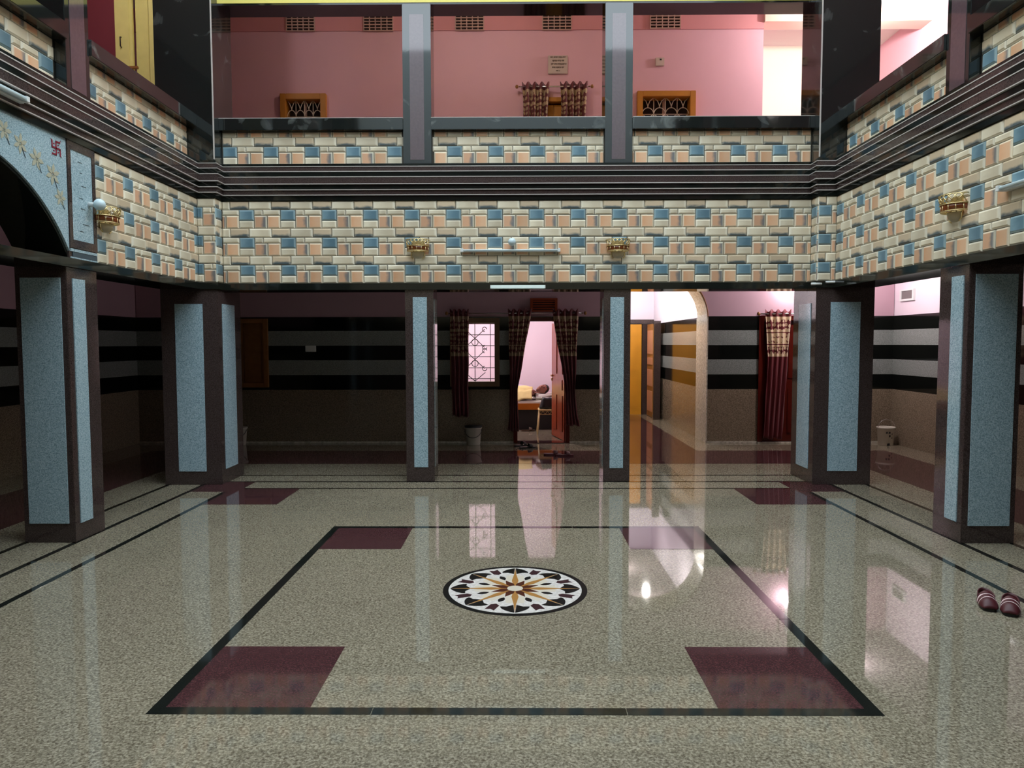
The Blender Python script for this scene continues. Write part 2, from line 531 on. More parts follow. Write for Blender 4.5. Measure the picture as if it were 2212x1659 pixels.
# ------------------------------------------------------------------ stone faced walls
TW, TH = 0.4572, 0.302
PAT = [('tan', -0.100, 0.102, 0.0, 0.095), ('cream', 0.108, 0.352, 0.0, 0.095),
       ('blue', 0.0, 0.161, 0.100, 0.212), ('cream', 0.0, 0.161, 0.217, 0.299),
       ('cream', 0.167, 0.258, 0.100, 0.156), ('cream', 0.264, 0.452, 0.100, 0.156),
       ('rose', 0.167, 0.306, 0.161, 0.299), ('peach', 0.312, 0.452, 0.161, 0.299)]
_stone = {}
def stone_mesh(kind, wd, ht):
    key = (kind, round(wd, 3), round(ht, 3))
    if key in _stone:
        return _stone[key]
    g, dpt = min(0.013, wd * 0.3, ht * 0.3), 0.014
    wd2, ht2 = wd / 2, ht / 2
    co = []
    for (ex, ez, yy) in ((0, 0, 0.004), (0, 0, -0.004), (g, g, -dpt)):
        co += [(-wd2 + ex, yy, -ht2 + ez), (wd2 - ex, yy, -ht2 + ez), (wd2 - ex, yy, ht2 - ez), (-wd2 + ex, yy, ht2 - ez)]
    fa = [(8, 9, 10, 11)]
    for i in range(4):
        j = (i + 1) % 4
        fa += [(i, j, 4 + j, 4 + i), (4 + i, 4 + j, 8 + j, 8 + i)]
    me = bpy.data.meshes.new('stone_tile')
    me.from_pydata(co, [], fa)
    uvl = me.uv_layers.new(name='UVMap')
    for lp in me.loops:
        c = co[lp.vertex_index]
        uvl.data[lp.index].uv = (c[0] / wd + 0.5, c[2] / ht + 0.5)
    me.materials.append(STONE[kind])
    _stone[key] = me
    return me

def stone_face(parent, place, rot, u0, u1, z0, z1, phase, ztop, keep=300):
    """cover the rectangle u0..u1, z0..z1 with the printed stone pattern; place(u) -> (x, y)"""
    got = []
    G = 0.0035
    kz = range(int(math.floor((ztop - z1) / TH)) - 1, int(math.ceil((ztop - z0) / TH)) + 1)
    ku = range(int(math.floor((u0 - phase) / TW)) - 2, int(math.ceil((u1 - phase) / TW)) + 2)
    for iz in kz:
        for iu in ku:
            for kind, a, b, c, d in PAT:
                A, B = max(phase + iu * TW + a, u0 + G), min(phase + iu * TW + b, u1 - G)
                D, C = max(ztop - iz * TH - d, z0 + G), min(ztop - iz * TH - c, z1 - G)
                if B - A < 0.016 or C - D < 0.010:
                    continue
                got.append((kind, A, B, D, C))
    got.sort(key=lambda t: -(t[2] - t[1]) * (t[4] - t[3]))
    rest = got[keep:]
    for kind, A, B, D, C in got[:keep]:
        o = bpy.data.objects.new('stone_tile', stone_mesh(kind, B - A, C - D))
        x, y = place((A + B) / 2)
        o.location = (x, y, (C + D) / 2)
        o.rotation_euler = (0, 0, rot)
        link(o, parent)
    if rest:
        bm = bmesh.new()
        uvl = bm.loops.layers.uv.new('UVMap')
        R = Matrix.Rotation(rot, 4, 'Z')
        ks = sorted({r[0] for r in rest})
        for kind, A, B, D, C in rest:
            me = stone_mesh(kind, B - A, C - D)
            x, y = place((A + B) / 2)
            T = Matrix.Translation((x, y, (C + D) / 2)) @ R
            vs = [bm.verts.new(T @ v.co) for v in me.vertices]
            for pl in me.polygons:
                f = bm.faces.new([vs[i] for i in pl.vertices])
                f.material_index = ks.index(kind)
                for lp, li in zip(f.loops, pl.loop_indices):
                    lp[uvl].uv = me.uv_layers[0].data[li].uv
        o = mesh_obj('small_stone_tiles', bm, [STONE[k] for k in ks], parent)
        o['kind'] = 'stuff'

B0 = 2.150         # soffit of the ground floor beams
F0, F1 = 2.216, 3.122     # stone fascia
C1 = 3.518         # top of cornice
# back fascia
wb_ = struct(boxo('wall_fascia_back', (-3.25, 3.25, 7.982, 8.36, B0 + 0.002, C1 - 0.02), GROUT), 'back wall band faced with cream, peach and blue stone tiles', 'wall')
stone_face(wb_, lambda u: (u, 7.982), 0, -3.247, 3.247, F0, F1, -3.054, F1)
wl_ = struct(boxo('wall_fascia_left', (-3.86, -3.452, 5.925, 8.36, B0 + 0.002, C1 - 0.02), GROUT), 'stone tiled wall band running from arch panel to dark corner', 'wall')
stone_face(wl_, lambda u: (-3.452, u), PI / 2, 5.93, 7.810, F0, F1, 5.90, F1)
wr_ = struct(boxo('wall_fascia_right', (3.452, 3.86, 0.56, 8.36, B0 + 0.002, C1 - 0.02), GROUT), 'stone tiled wall band above the brightly lit side corridor', 'wall')
stone_face(wr_, lambda u: (3.452, -u), -PI / 2, -7.810, -4.40, F0, F1, -6.44, F1)
# corner piers of the fascia
for sx, par in ((-1, wl_), (1, wr_)):
    a, b = sorted((sx * 3.252, sx * 3.46))
    boxo('corner_pier_core', (a, b, 7.812, 8.0, B0 + 0.002, C1 - 0.02), GROUT, par)
    a, b = sorted((sx * 3.241, sx * 3.450))
    stone_face(par, lambda u: (u, 7.812), 0, a, b, F0, F1, a - 0.10 if sx < 0 else a - 0.015, F1)
    if sx < 0:
        stone_face(par, lambda u: (-3.252, u), PI / 2, 7.800, 7.980, F0, F1, 7.80, F1)
    else:
        stone_face(par, lambda u: (3.252, -u), -PI / 2, -7.980, -7.800, F0, F1, -7.99, F1)
# front fascia (behind the camera's view)
struct(boxo('wall_fascia_front', (-3.86, 3.86, 0.56, 0.94, B0, C1), plain('plain_tile_band', srgb(196, 178, 150), 0.4, noise=0.1)), 'tiled wall band over the front arcade', 'wall')

# ------------------------------------------------------------------ beams and cornice (run round the court with the corner piers)
def ring(o):
    X, Xp, YB, YP = 3.44 - o, 3.24 - o, 7.97 - o, 7.80 - o
    YF, YG = 0.94 + o, 1.11 + o
    return [(-X, YG), (-X, YP), (-Xp, YP), (-Xp, YB), (Xp, YB), (Xp, YP), (X, YP), (X, YG), (Xp, YG), (Xp, YF), (-Xp, YF), (-Xp, YG)]
def ring_band(name, o, z0, z1, mat, parent, back=0.10):
    bm = bmesh.new()
    A = ring(o)
    B = ring(o - back)
    n = len(A)
    va = [[bm.verts.new((x, y, z)) for x, y in P] for P, z in ((A, z0), (A, z1), (B, z1), (B, z0))]
    for i in range(n):
        j = (i + 1) % n
        for k in range(4):
            bm.faces.new((va[k][i], va[k][j], va[(k + 1) % 4][j], va[(k + 1) % 4][i]))
    bmesh.ops.recalc_face_normals(bm, faces=bm.faces[:])
    return mesh_obj(name, bm, mat, parent)

beam = struct(empty('trim_1'), 'black polished stone edge beam carried by the ground floor pillars', 'beam')
ring_band('beam_face', 0.015, B0, F0, BLACKP, beam, 0.06)
ring_band('beam_lip', 0.022, B0 - 0.006, B0 + 0.006, BLACKP, beam, 0.06)
boxo('beam_soffit', (-3.45, 3.45, 7.96, 8.36, B0 - 0.004, B0 + 0.02), BLACKP, beam)
boxo('beam_soffit', (-3.86, -3.44, 0.94, 8.36, B0 - 0.004, B0 + 0.02), BLACKP, beam)
boxo('beam_soffit', (3.44, 3.86, 0.94, 8.36, B0 - 0.004, B0 + 0.02), BLACKP, beam)

corn = struct(empty('trim_2'), 'stepped cornice of black and brown polished stone with pale edges', 'cornice')
STEPS = [(3.122, 3.174, 0.012, BLACKP), (3.182, 3.229, 0.026, BROWNG), (3.237, 3.288, 0.040, BLACKP), (3.296, 3.363, 0.056, BROWNG),
         (3.371, 3.424, 0.046, BLACKP), (3.432, 3.480, 0.034, BROWNG), (3.488, 3.518, 0.022, BLACKP)]
for i, (z0, z1, o, m) in enumerate(STEPS):
    ring_band('cornice_step', o, z0, z1, m, corn)
    if i + 1 < len(STEPS):
        ring_band('pale_edge', max(o, STEPS[i + 1][2]) + 0.004, z1, STEPS[i + 1][0], PALE, corn)

# ------------------------------------------------------------------ left arch bay
R_A, ZC = 1.31, 1.57
YA0, YA1 = 3.32, 5.56
arcpts = []
for k in range(25):
    a = PI * k / 24
    arcpts.append((CY - R_A * math.cos(a), ZC + R_A * math.sin(a)))
arcpts = [(max(min(y, YA1), YA0), z) for y, z in arcpts if z > 2.14]
poly = [(YA0, 2.15)] + [p for p in arcpts if YA0 < p[0] < YA1] + [(YA1, 2.15), (YA1, 3.125), (YA0, 3.125)]
PX = lambda x0: (lambda u, v, h: (x0 - h, u, v))
archw = struct(empty('wall_arch_left'), 'blue grey granite arch spandrel with gold flowers beside the corner arcade', 'wall')
bm = bmesh.new()
# spandrel built as strips between the arch and the cornice
def strip_wall(bm, ys, zlow, zhigh, x0, x1):
    for (ya, za), (yb, zb) in zip(list(zip(ys, zlow)), list(zip(ys, zlow))[1:]):
        v = [bm.verts.new(c) for c in ((x0, ya, za), (x0, yb, zb), (x0, yb, zhigh), (x0, ya, zhigh), (x1, ya, za), (x1, yb, zb), (x1, yb, zhigh), (x1, ya, zhigh))]
        for q in ((0, 1, 2, 3), (7, 6, 5, 4), (0, 4, 5, 1), (3, 2, 6, 7)):
            bm.faces.new([v[i] for i in q])
    bmesh.ops.remove_doubles(bm, verts=bm.verts[:], dist=1e-5)
    bmesh.ops.recalc_face_normals(bm, faces=bm.faces[:])
YS = [YA0 + (YA1 - YA0) * k / 40 for k in range(41)]
def zarch(y, r=R_A):
    d = r * r - (y - CY) ** 2
    return max(2.15, ZC + math.sqrt(d)) if d > 0 else 2.15
strip_wall(bm, YS, [zarch(y) for y in YS], 3.125, -3.445, -3.62)
mesh_obj('spandrel_panel', bm, BLUEG, archw)
bm = bmesh.new()
strip_wall(bm, YS, [zarch(y, R_A - 0.025) for y in YS], 3.1, -3.462, -3.86)
mesh_obj('arch_soffit', bm, BLACKP, archw)
boxo('wall_core', (-3.86, -3.60, YA0, YA1, 2.90, C1 - 0.02), BLACKP, archw)
# flowers, stems and the red symbol on the spandrel
FX = -3.4435
def on_left(u, v, h):
    return (FX + h, u, v)
fl = [(4.72, 3.03, 0.07), (4.894, 2.995, 0.075), (5.05, 2.947, 0.075), (5.215, 2.885, 0.08), (5.391, 2.815, 0.085), (5.47, 2.66, 0.07)]
for (y, z, r) in fl:
    polys = []
    for k in range(6):
        a = 2 * PI * k / 6 + y * 9
        polys.append([(y + r * 0.12 * math.cos(a - 0.9), z + r * 0.12 * math.sin(a - 0.9)), (y + r * 0.62 * math.cos(a - 0.36), z + r * 0.62 * math.sin(a - 0.36)),
                      (y + r * math.cos(a), z + r * math.sin(a)), (y + r * 0.62 * math.cos(a + 0.36), z + r * 0.62 * math.sin(a + 0.36)), (y + r * 0.12 * math.cos(a + 0.9), z + r * 0.12 * math.sin(a + 0.9))])
    prismo('flower_print', polys, 0.0, 0.0012, on_left, FLOWR, archw)
    prismo('stem_print', [[(y + 0.01, z - r * 0.3), (y + 0.016, z - r * 0.3), (y + 0.05, z - r * 1.15), (y + 0.044, z - r * 1.15)]], 0.0, 0.002, on_left, STEMM, archw)
sw = []
sy, sz, sa, st = 5.440, 3.020, 0.052, 0.011
def rot90(p, k):
    for _ in range(k):
        p = [(-v, u) for u, v in p]
    return p
for k in range(4):
    arm = [(-st / 2, 0), (st / 2, 0), (st / 2, sa), (-st / 2, sa)]
    bend = [(st / 2, sa - st), (sa * 0.92, sa - st), (sa * 1.02, sa + 0.012), (sa * 0.90, sa), (-st / 2, sa)]
    dot = [(0.026 + 0.006 * math.cos(t * PI / 4), 0.024 + 0.006 * math.sin(t * PI / 4)) for t in range(8)]
    for pl in (arm, bend, dot):
        sw.append([(sy + u, sz + v * 1.05) for u, v in rot90(pl, k)])
prismo('auspicious_symbol', sw, 0.0, 0.003, on_left, SWAS, archw)['label'] = 'small red painted Hindu swastika with four dots'
# framed strip over the arch pillar
fr = struct(empty('wall_pier_left'), 'maroon framed strip panel between arch spandrel and stone tiles', 'wall')
boxo('frame_board', (-3.86, -3.448, 5.56, 5.925, B0 + 0.002, C1 - 0.02), BROWNG, fr)
for b in ((5.565, 5.605, 2.30, 3.122), (5.88, 5.922, 2.30, 3.122), (5.605, 5.88, 3.06, 3.122), (5.605, 5.88, 2.30, 2.365)):
    boxo('frame_strip', (-3.46, -3.437, b[0], b[1], b[2], b[3]), BROWNG, fr)
boxo('inner_panel', (-3.46, -3.442, 5.605, 5.88, 2.365, 3.06), BLUEG, fr)
for k, (z, l) in enumerate(((2.98, .05), (2.9, .03), (2.80, .06), (2.70, .05), (2.62, .06), (2.50, .08), (2.44, .05))):
    boxo('stem_print', (-3.443, -3.4408, 5.70 + 0.02 * (k % 3), 5.70 + l + 0.02 * (k % 3), z, z + 0.006), STEMM, fr)
boxo('grey_block', (-3.46, -3.440, 5.57, 5.92, 2.272, 2.294), BLUEG, fr)
boxo('grey_block', (-3.46, -3.441, 5.60, 5.92, 2.232, 2.268), STEMM, fr)
boxo('grey_block', (-3.46, -3.440, 5.57, 5.92, 2.216, 2.230), BLUEG, fr)
boxo('left_end_wall', (-3.86, -3.46, 0.94, YA0, B0 + 0.002, C1 - 0.02), GROUT, wl_)

# ------------------------------------------------------------------ ground floor pillars
def pillar(label, x0, x1, y0, y1, panels, zt=B0, z0=0.0, mat=BROWNG):
    t = empty('granite_pillar', ((x0 + x1) / 2, (y0 + y1) / 2, z0))
    tag(t, label, 'pillar', 'polished pillars of the arcade')
    cx, cy = t.location.x, t.location.y
    boxo('shaft', (x0 - cx, x1 - cx, y0 - cy, y1 - cy, 0, zt - z0), mat, t, 0.004)
    for (side, a, b, c, d, pm, dp) in panels:
        if side == 'front':
            bb = (a - cx, b - cx, y0 - cy - dp, y0 - cy + 0.01, c - z0, d - z0)
        elif side == 'right':
            bb = (x1 - cx - 0.01, x1 - cx + dp, a - cy, b - cy, c - z0, d - z0)
        elif side == 'left':
            bb = (x0 - cx - dp, x0 - cx + 0.01, a - cy, b - cy, c - z0, d - z0)
        boxo('inset_panel', bb, pm, t)
    return t
Z0, Z1 = 0.155, 2.06
pillar('blue panelled pillar under the arch with flower spandrel', -3.84, -3.44, 5.50, 5.90, [('front', -3.795, -3.485, 0.153, 2.06, BLUEG, .008), ('right', 5.567, 5.724, 0.14, 2.06, BLUEG, .008)])
pillar('blue panelled corner pillar in the dark unlit corner', -3.87, -3.24, 7.80, 8.43, [('front', -3.712, -3.409, 0.15, 1.985, BLUEG, .008), ('right', 7.905, 8.235, 0.16, 1.99, BLUEG, .008)])
pillar('slim blue panelled pillar between dark bay and curtained door bay', -1.232, -0.918, 7.972, 8.35, [('front', -1.143, -0.988, 0.166, 2.063, BLUEG, .008), ('right', 8.05, 8.28, 0.16, 2.05, GREYB, .006)])
pillar('slim blue panelled pillar between curtained door bay and lit arch passage', 0.972, 1.268, 7.972, 8.35, [('front', 1.043, 1.194, 0.155, 2.058, BLUEG, .008), ('left', 8.05, 8.28, 0.16, 2.05, GREYB, .006)])
pillar('blue panelled corner pillar next to the red curtain', 3.24, 3.87, 7.80, 8.43, [('front', 3.398, 3.718, 0.153, 1.99, BLUEG, .008), ('left', 7.93, 8.255, 0.155, 1.985, BLUEG, .008)])
pillar('grey panelled pillar in front of the lit side corridor', 3.44, 3.85, 5.49, 5.87, [('front', 3.488, 3.804, 0.138, 2.068, BLUEG, .008), ('left', 5.549, 5.70, 0.155, 2.065, BLUEG, .008)])
# arcade pillars behind the camera's view, so that the court closes
for (x0, x1, y0, y1) in ((-3.84, -3.44, 3.01, 3.41), (3.44, 3.85, 3.04, 3.42), (-3.87, -3.24, 0.48, 1.11), (3.24, 3.87, 0.48, 1.11), (-1.232, -0.918, 0.56, 0.938), (0.972, 1.268, 0.56, 0.938)):
    pillar('brown polished pillar of the front arcade', x0, x1, y0, y1, [])

# ------------------------------------------------------------------ upper storey front: pillars, parapets, top beam
U0, U1 = C1, 5.24
def strip_panel(cx, hw):
    return [('front', cx - hw, cx + hw, 3.565, 5.12, MAROON, .004)]
pillar('upper polished pillar with maroon strip left of the curtained upper door', -1.235, -0.925, 7.99, 8.28, strip_panel(-1.08, 0.077), U1, U0, BLACKG)
pillar('upper polished pillar with maroon strip between upper door and ochre window', 0.975, 1.275, 7.99, 8.28, strip_panel(1.125, 0.074), U1, U0, BLACKG)
for sx, lb in ((-1, 'upper black corner pillar beside the yellow door'), (1, 'upper black corner pillar beside the glaring white wall')):
    a, b = sorted((sx * 3.25, sx * 3.87))
    t = pillar(lb, a, b, 7.82, 8.36, [], 6.6, U0, BLACKG)
    e = sx * 3.25
    boxo('pale_corner_strip', (e - 0.006 - t.location.x, e + 0.006 - t.location.x, 7.814 - t.location.y, 7.826 - t.location.y, 0.02, 6.6 - U0), PALE, t)
pillar('upper dark pillar with maroon strip above the arch panel', -3.76, -3.45, 5.61, 5.92, [('right', 5.67, 5.86, 3.54, 6.0, MAROON, .004)], 6.6, U0, BLACKG)
pillar('upper dark pillar with maroon strip above the side corridor', 3.45, 3.76, 5.60, 5.90, [('left', 5.65, 5.84, 3.54, 6.0, MAROON, .004)], 6.6, U0, BLACKG)
for sx in (-1, 1):
    for ya, yb in ((3.02, 3.32), (0.54, 1.10)):
        a, b = sorted((sx * 3.45, sx * 3.76))
        pillar('upper dark pillar of the near arcade', a, b, ya, yb, [], 6.6, U0, BLACKG)

def parapet(label, axis, fixed, u0, u1, phase, railname):
    """axis 'b': back wall, faces -Y ; 'l': faces +X ; 'r': faces -X"""
    zt, rt_ = 3.885, 4.014
    if axis == 'b':
        core, rail = (u0, u1, fixed + 0.05, fixed + 0.20, U0 - 0.02, zt), (u0, u1, fixed - 0.03, fixed + 0.23, zt, rt_)
        pl, ro, a, b = (lambda u: (u, fixed + 0.05)), 0, u0, u1
    elif axis == 'l':
        core, rail = (-fixed - 0.20, -fixed - 0.085, u0, u1, U0 - 0.02, zt), (-fixed - 0.23, -fixed + 0.03, u0, u1, zt, rt_)
        pl, ro, a, b = (lambda u: (-fixed - 0.085, u)), PI / 2, u0, u1
    else:
        core, rail = (fixed + 0.085, fixed + 0.20, u0, u1, U0 - 0.02, zt), (fixed - 0.03, fixed + 0.23, u0, u1, zt, rt_)
        pl, ro, a, b = (lambda u: (fixed + 0.085, -u)), -PI / 2, -u1, -u0
    w_ = struct(boxo('wall_parapet', core, GROUT), label, 'parapet')
    stone_face(w_, pl, ro, a + 0.004, b - 0.004, U0, zt, phase, 3.822)
    boxo('rail', rail, BLACKG, w_, 0.004)
    if axis == 'b':
        boxo('rail_edge', (rail[0], rail[1], rail[2] - 0.001, rail[2] + 0.012, rail[5] - 0.004, rail[5] + 0.002), PALE, w_)
    return w_
parapet('stone tiled parapet below the left ochre window', 'b', 7.99, -3.25, -1.235, -2.79, 'r')
parapet('stone tiled parapet below the curtained upper door', 'b', 7.99, -0.925, 0.975, -0.755, 'r')
parapet('stone tiled parapet between black corner pillar and upper door bay', 'b', 7.99, 1.275, 3.25, 1.455, 'r')
parapet('stone tiled parapet sloping down from the yellow door', 'l', 3.46, 5.92, 7.82, 5.99, 'r')
parapet('stone tiled parapet beyond the dark pillar over the arch', 'l', 3.46, 3.32, 5.61, 3.6, 'r')
parapet('stone tiled parapet in front of the bright pink upper corridor', 'r', 3.46, 5.90, 7.82, -7.75, 'r')
parapet('stone tiled parapet beyond the dark pillar over the side corridor', 'r', 3.46, 3.32, 5.60, -5.58, 'r')
struct(boxo('wall_parapet_front', (-3.4, 3.4, 0.62, 0.85, U0, 4.014), GROUT), 'parapet over the front arcade', 'parapet')

topb = struct(empty('trim_3'), 'yellow painted upper fascia with black polished underside', 'beam')
UPW = plain('pale_grey_paint', srgb(186, 194, 196), 0.8)
for b, mt in (((-3.25, 3.25, 7.99, 8.28), YELLOW), ((-3.25, 3.25, 0.62, 0.92), UPW)):
    boxo('soffit_slab', (b[0], b[1], b[2] + 0.004, b[3], U1 - 0.012, U1 + 0.01), BLACKP, topb)
    boxo('yellow_fascia' if mt is YELLOW else 'grey_fascia', (b[0], b[1], b[2], b[3], U1 + 0.008, 6.7), mt, topb)
for sx in (-1, 1):
    a, b = sorted((sx * 3.45, sx * 3.76))
    boxo('soffit_slab', (a, b, 0.6, 8.3, 6.1, 6.12), BLACKP, topb)
    boxo('yellow_fascia', (a, b, 0.6, 8.3, 6.12, 6.7), YELLOW, topb)
roofw = struct(empty('wall_upper_storey'), 'plain grey parapet walls of the storey above', 'wall')
boxo('wall_panel', (-3.6, 3.6, 8.0, 8.2, 6.7, 7.57), UPW, roofw)
boxo('wall_panel', (-3.6, 3.6, 0.7, 0.9, 6.7, 7.57), UPW, roofw)
boxo('wall_panel', (-3.7, -3.5, 0.7, 8.2, 6.7, 7.57), UPW, roofw)
boxo('wall_panel', (3.5, 3.7, 0.7, 8.2, 6.7, 7.57), UPW, roofw)

# ------------------------------------------------------------------ slabs (ceilings)
def ring_slab(name, label, z0, z1, mat, xo0, xo1, yo0, yo1, xi, yi0, yi1):
    s = struct(empty(name), label, 'ceiling')
    boxo('slab', (xo0, xo1, yi1, yo1, z0, z1), mat, s)
    boxo('slab', (xo0, xo1, yo0, yi0, z0, z1), mat, s)
    boxo('slab', (xo0, -xi, yi0, yi1, z0, z1), mat, s)
    boxo('slab', (xi, xo1, yi0, yi1, z0, z1), mat, s)
    return s
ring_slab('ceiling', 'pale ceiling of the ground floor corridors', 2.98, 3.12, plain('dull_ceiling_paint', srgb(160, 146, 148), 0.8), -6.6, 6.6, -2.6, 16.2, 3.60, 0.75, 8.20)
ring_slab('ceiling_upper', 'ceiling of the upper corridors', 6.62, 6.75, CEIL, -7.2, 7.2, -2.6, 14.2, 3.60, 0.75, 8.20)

# ------------------------------------------------------------------ banded corridor walls
BANDS = [(0.0, 0.836, DADO), (0.836, 1.066, BLACKB), (1.066, 1.297, GREYB), (1.297, 1.519, BLACKB), (1.519, 1.748, GREYB), (1.748, 1.962, BLACKB)]
def banded(parent, axis, f0, f1, u0, u1, openings, top, topmat, bands=BANDS):
    """axis 'y': wall at y f0..f1 along x ; 'x': wall at x f0..f1 along y ; openings (u0,u1,z0,z1)"""
    rows = [(z0, z1, m, 0.0) for z0, z1, m in bands] + [(bands[-1][1] if bands else 0.0, top, topmat, 0.012)]
    zs = sorted({z for o in openings for z in o[2:]})
    for z0, z1, m, inset in rows:
        cuts = [z0] + [z for z in zs if z0 < z < z1] + [z1]
        for a, b in zip(cuts, cuts[1:]):
            zm = (a + b) / 2
            blk = sorted((o[0], o[1]) for o in openings if o[2] <= zm <= o[3])
            cur = u0
            segs = []
            for p, q in blk:
                if p > cur:
                    segs.append((cur, p))
                cur = max(cur, q)
            if cur < u1:
                segs.append((cur, u1))
            for p, q in segs:
                n = 'band_panel' if m is not topmat else 'plaster'
                if axis == 'y':
                    s = inset if f1 > f0 else -inset
                    boxo(n, (p, q, min(f0 + s, f1), max(f0 + s, f1), a, b), m, parent)
                else:
                    s = inset if f1 > f0 else -inset
                    boxo(n, (min(f0 + s, f1), max(f0 + s, f1), p, q, a, b), m, parent)

PZ = 2.98
wc = struct(empty('wall_corridor_back'), 'rear corridor wall with black and grey polished bands over granite dado', 'wall')
OP = [(-4.62, -3.86, 0.885, 1.93), (-1.02, -0.275, 0.90, 1.925), (-0.04, 0.80, 0.0, 1.945), (1.36, 2.95, 0.0, PZ), (3.74, 4.62, 0.0, 1.96)]
banded(wc, 'y', 11.1, 11.28, -5.9, 5.8, OP, PZ, PINKM)
wr2 = struct(empty('wall_corridor_right'), 'lit side corridor wall with grey and black bands', 'wall')
banded(wr2, 'x', 5.8, 6.0, -2.4, 11.3, [], PZ, PINKL)  # paler pink than the opposite corridor, its lamp light put into the colour
wl2 = struct(empty('wall_corridor_left'), 'unlit side corridor wall with black bands', 'wall')
banded(wl2, 'x', -5.9, -6.1, -2.4, 11.3, [], PZ, PINKM)
struct(boxo('wall_corridor_front', (-6.1, 6.0, -2.6, -2.4, 0, PZ), BROWNG), 'wall of the front corridor', 'wall')
# wall beneath dado: thin pale skirting line
for a, b in ((-5.9, -0.04), (0.80, 1.36), (2.95, 3.74), (4.62, 5.8)):
    boxo('skirting', (a, b, 11.085, 11.11, 0.0, 0.03), CREAMJ, wc)

# arch head of the lit passage
XA0, XA1, ZS, HA = 1.36, 2.95, 1.95, 0.74
def zel(x, g=0.0):
    t = (x - (XA0 + XA1) / 2) / ((XA1 - XA0) / 2 - g)
    return ZS + (HA - g) * math.sqrt(max(0.0, 1 - t * t))
archp = struct(empty('wall_passage_arch'), 'cream polished arch opening to the lit passage', 'wall')
def strip_wall_y(name, xs, zl, zh, y0, y1, mat, parent):
    bm = bmesh.new()
    for i in range(len(xs) - 1):
        v = [bm.verts.new(c) for c in ((xs[i], y0, zl[i]), (xs[i + 1], y0, zl[i + 1]), (xs[i + 1], y0, zh), (xs[i], y0, zh), (xs[i], y1, zl[i]), (xs[i + 1], y1, zl[i + 1]), (xs[i + 1], y1, zh), (xs[i], y1, zh))]
        for q in ((3, 2, 1, 0), (4, 5, 6, 7), (1, 5, 4, 0), (7, 6, 2, 3)):
            bm.faces.new([v[k] for k in q])
    bmesh.ops.remove_doubles(bm, verts=bm.verts[:], dist=1e-5)
    bmesh.ops.recalc_face_normals(bm, faces=bm.faces[:])
    return mesh_obj(name, bm, mat, parent)
XS = [XA0 + (XA1 - XA0) * (0.5 - 0.5 * math.cos(PI * k / 40)) for k in range(41)]
strip_wall_y('arch_head', XS, [zel(x) for x in XS], PZ, 11.112, 11.28, PINKM, archp)
XS2 = [XA0 + 0.0 + (XA1 - XA0) * (0.5 - 0.5 * math.cos(PI * k / 40)) for k in range(41)]
strip_wall_y('arch_lining', XS2, [zel(x) - 0.012 for x in XS2], PZ, 11.16, 11.75, CREAMJ, archp)
boxo('jamb_lining', (2.934, 2.952, 11.094, 11.75, 0.0, ZS), CREAMJ, archp)
boxo('jamb_core', (2.952, 3.2, 11.28, 11.75, 0.0, PZ), CREAMJ, archp)
boxo('jamb_lining', (1.358, 1.376, 11.094, 11.75, 0.0, ZS), CREAMJ, archp)
boxo('jamb_core', (1.20, 1.358, 11.28, 11.75, 0.0, PZ), CREAMJ, archp)
edge = [(x, 11.108, zel(x) - 0.004) for x in XS if x > 2.0]
tubes('arch_edge_bead', [edge + [(2.945, 11.104, 0.85)]], 0.010, WOODB, archp, 6)
pw = struct(empty('wall_passage_right'), 'brightly lit banded wall inside the arch passage', 'wall')
banded(pw, 'x', 2.95, 3.2, 11.75, 15.6, [], PZ, LILAC)
pw2 = struct(empty('wall_passage_left'), 'banded wall of the passage beside the bedroom', 'wall')
banded(pw2, 'x', 1.36, 1.28, 11.75, 15.6, [], PZ, LILAC)
pe = struct(empty('wall_passage_end'), 'pale lilac end wall of the passage above the amber door', 'wall')
boxo('plaster', (0.9, 3.2, 15.6, 15.8, 2.05, PZ), LILAC, pe)
boxo('lintel', (0.9, 3.2, 15.56, 15.6, 1.97, 2.06), BROWNG, pe)
boxo('plaster', (0.9, 1.7, 15.6, 15.8, 0, 2.05), LILAC, pe)
boxo('plaster', (2.72, 3.2, 15.6, 15.8, 0, 2.05), BROWNG, pe)
d5 = struct(empty('door_1'), 'amber yellow door at the far end of the passage', 'door')
boxo('door_leaf', (1.75, 2.70, 15.58, 15.62, 0.0, 1.96), ODOOR, d5)
for z0, z1 in ((0.15, 0.8), (0.95, 1.8)):
    boxo('raised_panel', (1.85, 2.60, 15.570, 15.59, z0, z1), ODOOR, d5, 0.004)
d6 = struct(empty('door_2'), 'open carved brown door leaf standing against the passage wall', 'door')
boxo('door_leaf', (2.80, 2.84, 14.62, 15.45, 0.01, 1.95), WOODB, d6)
for z0, z1 in ((0.12, 0.55), (0.65, 1.0), (1.1, 1.25), (1.32, 1.82)):
    boxo('raised_panel', (2.785, 2.81, 14.72, 15.35, z0, z1), plain('pinkish_wood', srgb(196, 140, 112), 0.4) if 'pinkish_wood' not in MATS else MATS['pinkish_wood'], d6, 0.006)
boxo('door_post', (2.76, 2.90, 14.5, 14.6, 0.0, 2.0), BROWNG, d6)

boxo('plaster', (0.9, 3.2, 15.66, 15.82, 0, 2.1), BROWNG, pe)  # unseen backing box, added to keep sky light out behind the door
sh = struct(empty('wall_outer'), 'outer walls of the house', 'wall')
for b in ((-7.1, 7.1, 16.0, 16.2, 0, 6.7), (-7.1, -6.9, -2.6, 16.2, 0, 6.7), (6.9, 7.1, -2.6, 16.2, 0, 6.7), (-7.1, 7.1, 14.0, 14.2, 3.1, 6.7)):
    boxo('plaster', b, PINK, sh)
